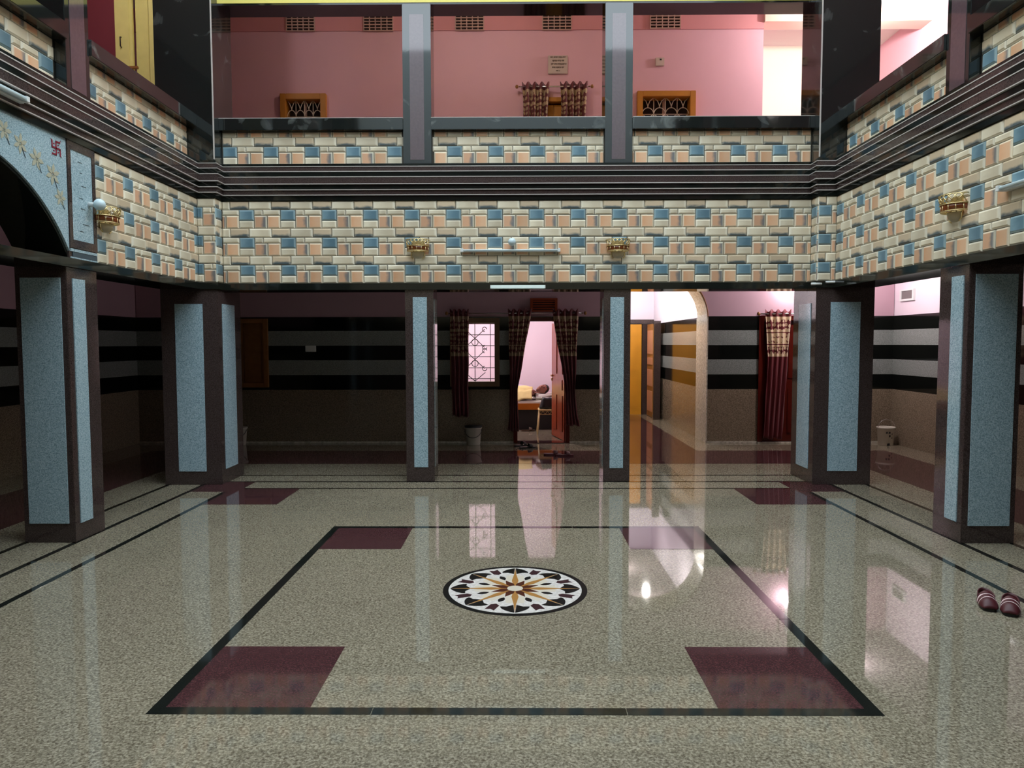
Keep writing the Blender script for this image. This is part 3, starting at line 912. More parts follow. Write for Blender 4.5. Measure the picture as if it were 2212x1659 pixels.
# ------------------------------------------------------------------ lower window and doors
def frame_boxes(x0, x1, z0, z1, y0, y1, fw_, bottom=True):
    b = [(x0, x0 + fw_, y0, y1, z0, z1), (x1 - fw_, x1, y0, y1, z0, z1), (x0 + fw_, x1 - fw_, y0, y1, z1 - fw_, z1)]
    if bottom:
        b.append((x0 + fw_, x1 - fw_, y0, y1, z0, z0 + fw_))
    return b
w1 = struct(empty('window_1'), 'lit window with dark scrolled iron grille beside bedroom door', 'window')
for b in frame_boxes(-1.03, -0.265, 0.885, 1.94, 11.06, 11.28, 0.075):
    boxo('frame', b, OLIVE, w1, 0.004)
gr = []
gx0, gx1, gz0, gz1, gy = -0.955, -0.34, 0.96, 1.865, 11.16
for x in (-0.885, -0.648, -0.41):
    gr.append([(x, gy, gz0), (x, gy, gz1)])
for k in range(6):
    z = gz0 + (gz1 - gz0) * (k + 0.25) / 5.3
    gr.append([(gx0, gy, z), (gx1, gy, z)])
for zc in (1.63, 1.30):
    for sx in (-1, 1):
        gr.append([(-0.648 - sx * 0.15, gy, zc - 0.14), (-0.648 + sx * 0.15, gy, zc + 0.14)])
    for sx in (-1, 1):
        for sz in (-1, 1):
            gr.append([(-0.648 + sx * (0.15 + 0.035 * math.cos(t)), gy, zc + sz * (0.14 + 0.035 * math.sin(t) * 1.0)) for t in [k * 0.6 for k in range(9)]])
    gr.append([(-0.648 + 0.05 * math.cos(t), gy, zc - 0.06 + 0.05 * math.sin(t)) for t in [k * PI / 6 for k in range(13)]])
for sx in (-1, 1):
    gr.append([(-0.648, gy, 0.965), (-0.648 + sx * 0.16, gy, 1.10)])
tubes('grille', gr, 0.0055, METALD, w1, 6)
w2 = struct(empty('window_2'), 'closed brown wooden window by the dark corner pillar', 'window')
for b in frame_boxes(-4.63, -3.85, 0.875, 1.94, 11.06, 11.28, 0.07):
    boxo('frame', b, WOODB, w2, 0.004)
for a, b in ((-4.56, -4.245), (-4.235, -3.92)):
    s = boxo('shutter', (a, b, 11.12, 11.16, 0.945, 1.87), WOODB, w2)
    boxo('raised_panel', (a + 0.05, b - 0.05, 11.105, 11.13, 1.0, 1.82), WOODB, s, 0.004)
d1 = struct(empty('door_3'), 'bedroom doorway with carved red brown leaf swung open', 'door')
boxo('frame', (-0.05, 0.01, 11.07, 11.29, 0, 1.95), DARKRED, d1)
boxo('frame', (0.76, 0.82, 11.07, 11.29, 0, 1.95), DARKRED, d1)
boxo('frame', (0.01, 0.76, 11.07, 11.29, 1.89, 1.95), DARKRED, d1)
boxo('threshold', (-0.05, 0.82, 11.05, 11.30, 0.0, 0.012), REDG, d1)
ln, ang = 0.80, math.radians(101.5)
leaf = boxo('door_leaf', (0, ln, -0.02, 0.02, 0.012, 1.88), REDW, d1, 0.003)
leaf.location = (0.765, 11.24, 0.0)
leaf.rotation_euler = (0, 0, ang)
for (a, b, z0, z1) in ((0.08, 0.36, 1.05, 1.78), (0.44, 0.72, 1.05, 1.78), (0.08, 0.36, 0.14, 0.72), (0.44, 0.72, 0.14, 0.72), (0.10, 0.70, 0.80, 0.97)):
    boxo('raised_panel', (a, b, 0.012, 0.032, z0, z1), REDW, leaf, 0.008)
boxo('latch', (0.70, 0.78, 0.02, 0.05, 1.0, 1.03), GOLD, leaf, 0.004)
latheo('door_knob', [(0.0, 0.0), (0.012, 0.0), (0.012, 0.02), (0.02, 0.03), (0.02, 0.04), (0, 0.045)], GOLD, leaf, 12, (0.74, 0.03, 0.93))
d2 = struct(empty('door_4'), 'closed dark red door half behind the red curtain', 'door')
boxo('door_leaf', (3.80, 4.56, 11.16, 11.22, 0.02, 1.90), DARKRED, d2)
for z0, z1 in ((0.15, 0.85), (1.0, 1.78)):
    for a, b in ((3.87, 4.15), (4.21, 4.49)):
        boxo('raised_panel', (a, b, 11.145, 11.17, z0, z1), DARKRED, d2, 0.006)
for b in frame_boxes(3.73, 4.63, 0.0, 1.97, 11.07, 11.28, 0.07, False):
    boxo('frame', b, DARKRED, d2)
boxo('threshold', (3.73, 4.63, 11.05, 11.10, 0, 0.02), CREAMJ, d2)

# bedroom behind the open door
br = struct(empty('wall_bedroom'), 'pale pink bedroom walls seen through the doorway', 'wall')
boxo('plaster', (-2.6, 1.28, 15.0, 15.2, 0, PZ), PINKL, br)
boxo('plaster', (-2.8, -2.6, 11.28, 15.2, 0, PZ), PINKL, br)
boxo('plaster', (1.20, 1.275, 11.28, 15.0, 0, PZ), PINKL, br)

# ------------------------------------------------------------------ upper storey rooms
uw = struct(empty('wall_upper_back'), 'pink painted upper corridor wall with darker top stretch', 'wall')
UOP = [(-3.575, -2.88, 4.15, 5.33), (0.28, 0.86, 3.15, 5.25), (1.825, 2.705, 4.15, 5.345)]
banded(uw, 'y', 11.1, 11.3, -5.93, 3.73, UOP, 6.27, PINK, [(3.1, 3.2, PINK)])
boxo('wall_top', (-5.93, 3.73, 11.096, 11.3, 6.272, 6.62), PINKD, uw)  # top stretch of the wall in a deeper pink tone
boxo('reveal', (3.65, 3.73, 11.3, 12.6, 3.1, 6.62), PINK, uw)
uh = struct(empty('wall_upper_hall'), 'pink wall of the upper hall, coloured overlit cream, with ceiling beam', 'wall')
boxo('plaster', (3.65, 6.4, 12.6, 12.8, 3.1, 6.62), PINKLIT, uh)
boxo('ceiling_beam', (3.73, 6.22, 11.05, 11.35, 6.36, 6.62), plain('beam_paint', srgb(222, 190, 176), 0.8), uh)
boxo('ceiling_beam', (5.0, 6.22, 10.1, 10.35, 6.36, 6.62), MATS['beam_paint'], uh)
ur = struct(boxo('wall_upper_right', (6.22, 6.42, -2.4, 12.8, 3.1, 6.62), PINK), 'bright pale pink wall of the upper side corridor', 'wall')
ul = struct(boxo('wall_upper_left', (-6.13, -5.93, -2.4, 11.3, 3.1, 6.62), plain('shaded_pink_paint', srgb(122, 44, 58), 0.7)), 'pink upper wall coloured as if shaded, behind the yellow door', 'wall')  # pink of the other walls with its shade put into the colour
struct(boxo('wall_upper_front', (-6.1, 6.4, -2.6, -2.4, 3.1, 6.62), PINK), 'upper wall over the front corridor', 'wall')

up_ = struct(empty('wall_upper_partition'), 'pink partition wall coloured as if shaded, beside the yellow door', 'wall')
boxo('plaster', (-5.93, -5.0, 9.22, 9.36, 3.1, 6.62), MATS['shaded_pink_paint'], up_)
boxo('plaster', (-5.0, -3.9, 9.22, 9.36, 6.12, 6.62), MATS['shaded_pink_paint'], up_)
boxo('plaster', (-4.36, -3.9, 9.22, 9.36, 3.1, 6.12), MATS['shaded_pink_paint'], up_)
yd = struct(empty('door_5'), 'pale yellow painted double door on the upper floor', 'door')
boxo('door_leaf', (-4.985, -4.765, 9.10, 9.14, 3.2, 6.05), YDOOR, yd, 0.004)
boxo('door_leaf', (-4.76, -4.60, 9.17, 9.21, 3.2, 6.05), YDOOR, yd, 0.004)
boxo('frame', (-4.57, -4.47, 9.12, 9.30, 3.2, 6.12), YDOOR, yd, 0.004)
boxo('frame', (-4.46, -4.36, 9.19, 9.34, 3.2, 6.12), YDOOR, yd, 0.004)
boxo('frame', (-4.985, -4.36, 9.16, 9.32, 6.05, 6.12), YDOOR, yd, 0.004)
boxo('raised_panel', (-4.95, -4.80, 9.09, 9.105, 3.9, 4.85), YDOOR, yd, 0.004)
boxo('raised_panel', (-4.95, -4.80, 9.09, 9.105, 4.95, 5.9), YDOOR, yd, 0.004)
bm = bmesh.new()
tube(bm, [(-4.90, 9.095, 5.36), (-4.90, 9.06, 5.35), (-4.90, 9.06, 5.24), (-4.90, 9.095, 5.23)], 0.006, 6)
mesh_obj('pull_handle', bm, METALD, yd, True)
boxo('latch_bar', (-4.92, -4.70, 9.07, 9.10, 4.97, 5.0), WOODB, yd)

def upper_window(name, label, x0, x1, z1, bars):
    t = struct(empty(name), label, 'window')
    z0, fw_ = 4.16, 0.085
    for b in frame_boxes(x0, x1, z0, z1, 11.03, 11.3, fw_):
        boxo('frame', b, OFRAME, t, 0.005)
    boxo('pane', (x0 + fw_, x1 - fw_, 11.24, 11.26, z0 + fw_, z1 - fw_), DARKV, t)
    boxo('mullion', ((x0 + x1) / 2 - 0.03, (x0 + x1) / 2 + 0.01, 11.18, 11.22, z0 + fw_, z1 - fw_), TERRA, t)
    a, b, c, d = x0 + fw_, x1 - fw_, z0 + fw_, z1 - fw_
    n = 4
    cw = (b - a) / n
    g = []
    y = 11.12
    for i in range(1, n):
        g.append([(a + i * cw, y, c), (a + i * cw, y, d)])
    rows = 4
    rh = 0.24
    for r in range(rows):
        zt = d - r * rh
        g.append([(a, y, zt - rh), (b, y, zt - rh)])
        for i in range(n):
            xm = a + (i + 0.5) * cw
            g.append([(a + i * cw + 0.01, y, zt), (xm - 0.03, y, zt - 0.04), (xm - 0.006, y, zt - 0.10), (xm, y, zt - 0.14)])
            g.append([(a + (i + 1) * cw - 0.01, y, zt), (xm + 0.03, y, zt - 0.04), (xm + 0.006, y, zt - 0.10), (xm, y, zt - 0.14)])
            g.append([(xm - cw / 2 * math.cos(q), y, zt - rh + 0.10 * math.sin(q)) for q in [PI * k / 8 for k in range(9)]])
    tubes('grille', g, 0.0065, WHITEM, t, 6)
    return t
upper_window('window_3', 'ochre framed upper window with pale grille left of the strip pillar', -3.575, -2.88, 5.33, 3)
upper_window('window_4', 'ochre framed upper window with pale grille by the glaring hall', 1.825, 2.705, 5.345, 4)
d7 = struct(empty('door_6'), 'ochre upper door half hidden by two maroon curtains', 'door')
boxo('door_leaf', (0.30, 0.57, 11.14, 11.19, 3.2, 5.17), OFRAME, d7)
boxo('door_leaf', (0.575, 0.84, 11.14, 11.19, 3.2, 5.17), OFRAME, d7)
for b in frame_boxes(0.27, 0.87, 3.2, 5.26, 11.05, 11.3, 0.06, False):
    boxo('frame', b, OFRAME, d7)
for a, b in ((0.36, 0.52), (0.63, 0.79)):
    boxo('raised_panel', (a, b, 11.125, 11.15, 4.3, 5.08), OFRAME, d7, 0.006)

# jali vents
def vent(x0, x1, z0, z1, label):
    t = empty('jali_vent', ((x0 + x1) / 2, 11.095, (z0 + z1) / 2))
    tag(t, label, 'vent', 'square hole vents along the upper frieze')
    hw, hh = (x1 - x0) / 2, (z1 - z0) / 2
    boxo('recess', (-hw, hw, 0.0, 0.012, -hh, hh), DARKV, t)
    bs = []
    nx, nz = 5, 5
    for i in range(nx + 1):
        x = -hw + 2 * hw * i / nx
        bs.append((x - 0.007, x + 0.007, -0.020, 0.004, -hh - 0.006, hh + 0.006))
    boxes('upright_bars', bs, TERRA, t)
    for k in range(nz + 1):
        z = -hh + 2 * hh * k / nz
        boxo('cross_bar', (-hw - 0.006, hw + 0.006, -0.022, 0.002, z - 0.0075, z + 0.0075), TERRA, t)
vent(-3.47, -3.046, 6.268, 6.492, 'terracotta lattice vent above the left ochre window')
vent(-2.30, -1.861, 6.266, 6.490, 'terracotta lattice vent close beside the strip pillar, away from the windows')
vent(-0.914, -0.489, 6.268, 6.492, 'terracotta lattice vent left of the curtained upper door')
vent(0.40, 0.832, 6.268, 6.492, 'terracotta lattice vent above the plaque and upper door')
vent(2.02, 2.469, 6.280, 6.502, 'terracotta lattice vent above the ochre window near the hall')

# wooden louvre vent above the bedroom door
t = empty('louvre_vent', (0.42, 11.10, 2.14))
tag(t, 'brown wooden louvre vent above the bedroom door', 'vent')
boxo('recess', (-0.18, 0.18, -0.01, 0.014, -0.08, 0.08), DARKV, t)
for b in ((-0.21, -0.17, -0.03, 0.014, -0.105, 0.105), (0.17, 0.21, -0.03, 0.014, -0.105, 0.105), (-0.17, 0.17, -0.03, 0.014, 0.075, 0.105), (-0.17, 0.17, -0.03, 0.014, -0.105, -0.075)):
    boxo('frame', b, REDW, t)
for k in range(4):
    s = boxo('slat', (-0.17, 0.17, -0.022, 0.0, -0.006, 0.014), REDW, t)
    s.location.z = -0.055 + k * 0.036
# small vent on the lit corridor wall
t = empty('wall_vent', (5.80, 10.73, 2.26), -PI / 2)
tag(t, 'small square grey vent with white rim on lit corridor wall', 'vent')
boxo('pane', (-0.15, 0.15, -0.008, 0.016, -0.06, 0.06), plain('grey_mesh', srgb(120, 112, 112), 0.7), t)
for b in ((-0.19, -0.15, -0.02, 0.016, -0.09, 0.08), (0.15, 0.19, -0.02, 0.016, -0.09, 0.08), (-0.15, 0.15, -0.02, 0.016, 0.06, 0.08), (-0.15, 0.15, -0.02, 0.016, -0.09, -0.06)):
    boxo('rim', b, WHITEP, t)

# ------------------------------------------------------------------ curtains and rods
def curtain(label, keys, y, folds, mat, group, amp=0.028, header=0.05):
    """keys: (z, x_left, x_right) from top to bottom"""
    nu, nv = folds * 10, 40
    zt, zb = keys[0][0], keys[-1][0]
    bm = bmesh.new()
    uvl = bm.loops.layers.uv.new('UVMap')
    g = []
    for j in range(nv + 1):
        z = zt + (zb - zt) * j / nv
        for a, b in zip(keys, keys[1:]):
            if b[0] <= z <= a[0] + 1e-9:
                q = (a[0] - z) / (a[0] - b[0])
                xl, xr = a[1] + (b[1] - a[1]) * q, a[2] + (b[2] - a[2]) * q
        row = []
        for i in range(nu + 1):
            u = i / nu
            ph = 2 * PI * folds * u
            zz = z + (header * (0.45, 0.22)[j] * math.cos(ph) if j < 2 else 0) + (0.012 * math.sin(ph * 0.5) if j == nv else 0)
            yy = y + amp * math.sin(ph) * (0.9 + 0.1 * math.sin(j * 0.3 + i))
            v = bm.verts.new((xl + (xr - xl) * u + 0.004 * math.sin(j * 0.4 + ph), yy, zz))
            row.append((v, u * 0.62, zt - z))
        g.append(row)
    for j in range(nv):
        for i in range(nu):
            q = (g[j][i], g[j + 1][i], g[j + 1][i + 1], g[j][i + 1])
            f = bm.faces.new([c[0] for c in q])
            for lp, c in zip(f.loops, q):
                lp[uvl].uv = (c[1], c[2])
    o = mesh_obj('curtain', bm, mat, None, True)
    md = o.modifiers.new('thickness', 'SOLIDIFY')
    md.thickness = 0.004
    return tag(o, label, 'curtain', group)

def rod(label, x0, x1, y, z, wall_y):
    t = empty('curtain_rod', (x0, y, z))
    tag(t, label, 'curtain rod')
    tubes('pole', [[(0, 0, 0), (x1 - x0, 0, 0)]], 0.011, CHROME, t, 10)
    for xx in (-0.03, x1 - x0 + 0.03):
        latheo('finial', [(0.0, -0.03), (0.018, -0.022), (0.026, 0.0), (0.018, 0.022), (0.0, 0.03)], WOODB, t, 12, (xx, 0, 0))
    for xx in (0.04, x1 - x0 - 0.04):
        tubes('bracket', [[(xx, 0, 0), (xx, wall_y - y, 0.0)]], 0.007, CHROME, t, 6)
    return t
rod('chrome curtain rod over window and bedroom door', -1.04, 1.02, 11.0, 2.012, 11.112)
curtain('maroon patterned curtain hanging beside the lit grille window', [(2.06, -1.02, -0.73), (0.43, -0.985, -0.745)], 11.0, 4, CURT, 'curtains of the bedroom door')
curtain('maroon patterned curtain pulled to the window side of bedroom doorway', [(2.06, -0.13, 0.235), (1.90, -0.12, 0.205), (0.86, -0.10, 0.02), (0.5, -0.11, 0.02), (0.205, -0.135, 0.035)], 10.985, 4, CURT, 'curtains of the bedroom door')
curtain('maroon patterned curtain pulled to the pillar side of bedroom doorway', [(2.06, 0.555, 0.945), (1.90, 0.565, 0.94), (0.85, 0.755, 0.90), (0.45, 0.77, 0.93), (0.285, 0.765, 0.975)], 10.985, 4, CURT, 'curtains of the bedroom door')
rod('chrome curtain rod over the dark red door', 3.72, 4.70, 11.0, 1.995, 11.112)
curtain('red curtain with cream woven bands at the dark red door', [(2.045, 3.79, 4.19), (1.34, 3.85, 4.15), (0.08, 3.80, 4.08)], 11.0, 4, CURTR, None, 0.024)
rod('chrome curtain rod of the upper door', 0.04, 1.11, 11.0, 5.40, 11.1)
curtain('maroon curtain of the upper door, below the bare wall beside plaque', [(5.45, 0.09, 0.50), (5.1, 0.11, 0.475), (3.3, 0.13, 0.44)], 11.0, 4, CURT, 'curtains of the upper door', 0.045, 0.05)
curtain('maroon curtain of the upper door, towards the ochre window bay', [(5.455, 0.66, 1.075), (5.1, 0.68, 1.05), (3.3, 0.70, 1.03)], 11.0, 4, CURT, 'curtains of the upper door', 0.045, 0.05)

# ------------------------------------------------------------------ plaque, switch plates
pq = empty('wall_plaque', (0.63, 11.09, 5.753))
tag(pq, 'pale lettered plaque on pink wall above the upper door', 'sign')
boxo('plate', (-0.148, 0.148, -0.012, 0.012, -0.135, 0.135), SIGNM, pq, 0.004)
rnd = random.Random(3)
st_ = []
for (z, a, b, hh) in ((0.105, -0.115, 0.13, 0.022), (0.052, -0.085, 0.095, 0.028), (0.004, -0.105, 0.13, 0.028), (-0.044, -0.09, 0.10, 0.024), (-0.095, -0.03, 0.03, 0.018)):
    x = a
    while x < b:
        wl = min(rnd.uniform(0.03, 0.07), b - x)
        st_.append((x, x + wl, -0.0145, -0.011, z + hh / 2 - 0.004, z + hh / 2))
        q = x
        while q < x + wl - 0.004:
            st_.append((q + 0.004, q + 0.009, -0.0145, -0.011, z - hh / 2 + rnd.uniform(0, hh * 0.4), z + hh / 2))
            st_.append((q, q + 0.010, -0.0145, -0.011, z - hh * 0.1, z + hh * 0.05))
            q += rnd.uniform(0.010, 0.016)
        x += wl + 0.010
boxes('lettering', st_, TEXTM, pq)['kind'] = 'stuff'
def plate(label, x, y, z, w_, h_, dots):
    t = empty('switch_plate', (x, y, z))
    tag(t, label, 'switch')
    boxo('plate', (-w_ / 2, w_ / 2, -0.016, 0.010, -h_ / 2, h_ / 2), WHITEP if len(dots) > 1 else SIGNM, t, 0.003)
    for (dx, dz) in dots:
        boxo('socket', (dx - 0.014, dx + 0.014, -0.019, -0.012, dz - 0.012, dz + 0.012), DARKP if len(dots) == 1 else WHITEP, t)
plate('white switch plate on the black band of the dark wall', -3.19, 11.095, 1.474, 0.16, 0.095, [(-0.04, 0), (0.0, 0), (0.04, 0)])
plate('small socket with dark spot on pink wall above ochre window', 2.17, 11.098, 5.79, 0.13, 0.12, [(0.01, 0.03)])

# ------------------------------------------------------------------ lamps
def sconce(label, loc, rot):
    t = empty('wall_sconce', loc, rot)
    tag(t, label, 'wall lamp', 'gold wire basket sconces on the stone band')
    R1, R0 = 0.132, 0.118
    boxo('back_plate', (-0.07, 0.07, -0.012, 0.004, -0.07, 0.09), GOLD, t, 0.004)
    latheo('glass_band', [(R0 - 0.006, -0.02), (R0, -0.02), (R0 + 0.002, 0.025), (R0 - 0.004, 0.025)], AMBERG, t, 16, (0, 0, 0), PI, 2 * PI)
    P = []
    arc = lambda r, z: [(r * math.cos(PI + PI * k / 16), r * math.sin(PI + PI * k / 16), z) for k in range(17)]
    P += [arc(R1, 0.095), arc(R1 - 0.008, 0.025), arc(R0, -0.028)]
    n = 9
    for s in (-1, 1):
        for k in range(n + 1):
            a = PI + PI * k / n
            b = a + s * PI / n * 1.3
            if PI <= b <= 2 * PI:
                P.append([(R1 * math.cos(b), R1 * math.sin(b), 0.095), ((R1 - 0.004) * math.cos((a + b) / 2), (R1 - 0.004) * math.sin((a + b) / 2), 0.06), (R0 * math.cos(a), R0 * math.sin(a), 0.02)])
    for k in range(7):
        a = PI + PI * (k + 0.5) / 7
        P.append([(R0 * math.cos(a), R0 * math.sin(a), 0.022), (R0 * math.cos(a), R0 * math.sin(a), -0.028), (0.07 * math.cos(a), 0.07 * math.sin(a), -0.035)])
    tubes('wire_basket', P, 0.0042, GOLD, t, 6)
    latheo('lower_cup', [(0.0, -0.108), (0.035, -0.105), (0.062, -0.08), (0.07, -0.04), (0.064, -0.034)], FROST, t, 16, (0, -0.004, 0), PI, 2 * PI)
    tubes('bracket', [[(-0.072, -0.01, -0.03), (-0.076, -0.02, -0.09), (-0.05, -0.02, -0.105)], [(0.072, -0.01, -0.03), (0.076, -0.02, -0.09), (0.05, -0.02, -0.105)], arc(0.074, -0.034)], 0.005, GOLD, t, 6)
    return t
sconce('gold wire sconce above the pillar between dark bay and door bay', (-1.08, 7.968, 2.592), 0)
sconce('gold wire sconce above the pillar beside the lit arch passage', (1.121, 7.968, 2.588), 0)
sconce('gold wire sconce beside the framed strip panel of the arch', (-3.438, 6.02, 2.585), PI / 2)
sconce('gold wire sconce above the lit side corridor', (3.438, 5.66, 2.592), -PI / 2)

def bulb_holder(label, loc, rot, r=0.036):
    t = empty('globe_bulb', loc, rot)
    tag(t, label, 'light bulb', 'unlit white bulbs on the stone band')
    bm = bmesh.new()
    bmesh.ops.create_uvsphere(bm, u_segments=20, v_segments=12, radius=r)
    bmesh.ops.translate(bm, verts=bm.verts[:], vec=(0, -0.085, 0.0))
    mesh_obj('globe', bm, TUBEW, t, True)
    tubes('socket', [[(0, 0.008, 0), (0, -0.030, 0), (0, -0.056, 0)]], 0.019, WHITEP, t, 14)
    return t
bulb_holder('white globe bulb above the wall tube light', (-0.043, 7.968, 2.655), 0, 0.043)
bulb_holder('white globe bulb on the framed strip panel', (-3.44, 5.83, 2.675), PI / 2, 0.046)

def tube_light(label, x0, x1, loc, rot, r=0.016, body=0.045):
    t = empty('tube_light', loc, rot)
    tag(t, label, 'tube light')
    boxo('batten', (x0, x1, -0.04, 0.012, -body / 2, body / 2), WHITEP, t, 0.004)
    tubes('tube', [[(x0 + 0.03, -0.058, 0), (x1 - 0.03, -0.058, 0)]], r, TUBEW, t, 12)
    for xx in (x0, x1 - 0.03):
        boxo('end_cap', (xx, xx + 0.03, -0.078, -0.03, -0.02, 0.02), WHITEP, t, 0.003)
    return t
tube_light('slim unlit white tube light across the back stone band', -0.545, 0.545, (-0.06, 7.968, 2.568), 0, 0.010, 0.028)
tube_light('unlit tube light fixed under the cornice over the arch', -1.2, 0.35, (-3.42, 4.67, 3.232), PI / 2, 0.018, 0.05)
tube_light('unlit white tube light on the stone band over the side corridor', -0.55, 0.60, (3.438, 4.56, 2.622), -PI / 2, 0.014, 0.04)
# slim bright white strip on the beam, given a little emission
t = empty('beam_strip', (0.02, 7.955, 2.172))
tag(t, 'short bright strip on the black beam above doorway bay', 'strip light')
boxo('strip_front', (-0.295, 0.295, -0.012, 0.004, -0.018, 0.018), BRIGHTW, t, 0.004)
boxo('strip_back', (-0.305, 0.305, -0.002, 0.006, -0.021, 0.021), WHITEP, t)
# short pipes at the beam corner
t = empty('conduit_pipe', (3.24, 7.79, 2.172))
tag(t, 'short white conduit pieces at the beam corner', 'pipe')
tubes('pipe', [[(-0.06, 0, 0.012), (0.05, 0, 0.012)]], 0.014, WHITEP, t, 10)
tubes('pipe', [[(0.09, -0.012, 0.03), (0.29, -0.012, 0.035)]], 0.012, WHITEP, t, 10)

def bulb(label, loc, strength, col, r=0.05, hang=None):
    t = empty('ceiling_bulb', loc)
    tag(t, label, 'light bulb', 'lit bulbs inside the rooms')
    m = plain('glow_%d' % len(MATS), (1, 1, 1, 1), 0.5, emit=col, estr=strength)
    bm = bmesh.new()
    bmesh.ops.create_uvsphere(bm, u_segments=16, v_segments=10, radius=r)
    mesh_obj('globe', bm, m, t, True)
    tubes('holder', [[(0, 0, r * 0.9), (0, 0, r + 0.05)] if hang is None else [(0, 0, r * 0.9), (0, 0, r + hang)]], 0.018, WHITEP, t, 10)
bulb('lit bulb in the arch passage', (2.25, 12.3, 2.75), LAMP['passage'], (1.0, 0.95, 0.88, 1), 0.06, 0.17)
bulb('added unseen bulb deep in the passage near the amber door', (2.0, 14.3, 2.76), LAMP['passage_fill'], (1.0, 0.95, 0.88, 1), 0.06, 0.16)  # extra bulb, added to brighten the far passage and amber door
bulb('lit bulb above the dark red door', (4.19, 10.98, 2.44), LAMP['door'], (1.0, 0.90, 0.92, 1), 0.05, 0.49)
bulb('lit bulb in the side corridor', (4.68, 10.05, 2.74), LAMP['corridor'], (1.0, 0.92, 0.92, 1), 0.06, 0.18)
bulb('lit bulb in the bedroom', (-0.9, 13.0, 2.74), LAMP['room'], (1.0, 0.90, 0.92, 1), 0.06, 0.18)
bulb('added unseen bulb of the upper left gallery', (-4.35, 7.5, 6.38), LAMP['gallery'], (1.0, 0.97, 0.92, 1), 0.12, 0.12)  # added above the view to brighten the yellow door and left end
bulb('added unseen bulb of the upper corridor above the plaque', (-0.6, 8.95, 6.45), LAMP['landing_fill'], (1.0, 0.95, 0.93, 1), 0.06, 0.11)  # added behind the beam to lift the pink wall
bulb('added unseen bulb of the upper hall', (5.02, 10.5, 6.2), LAMP['upper'], (1.0, 0.97, 0.92, 1), 0.07, 0.36)  # added stand-in for the unknown source of the hall's glare

# ------------------------------------------------------------------ buckets
def bucket(label, loc, s, lid, up_handle, marks):
    t = empty('bucket', loc)
    tag(t, label, 'bucket')
    latheo('body', [(0.0, 0.0), (0.098 * s, 0.0), (0.104 * s, 0.01 * s), (0.122 * s, 0.25 * s), (0.132 * s, 0.255 * s), (0.133 * s, 0.275 * s), (0.124 * s, 0.28 * s), (0.118 * s, 0.262 * s), (0.10 * s, 0.02 * s), (0.0, 0.015 * s)], BUCKETW, t, 32)
    if lid:
        latheo('dark_rim', [(0.0, 0.272 * s), (0.124 * s, 0.274 * s), (0.126 * s, 0.262 * s), (0.134 * s, 0.27 * s), (0.134 * s, 0.294 * s), (0.0, 0.298 * s)], DARKP, t, 32)
    sg = 1 if up_handle else -1
    rr = 0.13 * s
    z0 = (0.262 if up_handle else 0.24) * s
    hp = [(rr * math.cos(a), -0.02 - (0.0 if up_handle else 0.10 * s * math.sin(a)), z0 + sg * (0.13 if up_handle else 0.12) * s * math.sin(a)) for a in [PI * k / 16 for k in range(17)]]
    tubes('bail_handle', [hp], 0.0045 * s, DARKP if not up_handle else CHROME, t, 6)
    bmk = []
    for (a, z, w_, h_) in marks:
        r = 0.108 * s + (0.02 * s) * z / 0.25 + 0.0015
        bmk.append((a, z * s, w_ * s, h_ * s, r))
    for (a, z, w_, h_, r) in bmk:
        bm = bmesh.new()
        vs = []
        for da, dz in ((-1, -1), (1, -0.6), (0.7, 1), (-0.8, 0.8)):
            aa = a + da * w_ / r
            vs.append(bm.verts.new((r * math.cos(aa), r * math.sin(aa), z + dz * h_)))
        bm.faces.new(vs)
        o = mesh_obj('label_remnant', bm, DARKP, t)
        o.modifiers.new('thickness', 'SOLIDIFY').thickness = 0.001
    return t
bucket('white bucket with dark rim below the grille window', (-0.665, 10.92, 0.0), 1.0, True, False, [])
bucket('white bucket with torn label and raised wire handle by lit corridor corner', (5.60, 10.86, 0.0), 1.0, False, True,
       [(-PI / 2 - 0.35, 0.20, 0.012, 0.016), (-PI / 2 - 0.05, 0.20, 0.016, 0.014), (-PI / 2 + 0.0, 0.15, 0.012, 0.018), (-PI / 2 + 0.28, 0.18, 0.008, 0.01), (-PI / 2 + 0.3, 0.12, 0.010, 0.008), (-PI / 2 - 0.1, 0.02, 0.022, 0.02)])
bucket('white bucket half hidden behind the dark corner pillar', (-4.265, 10.90, 0.0), 1.0, False, False, [])

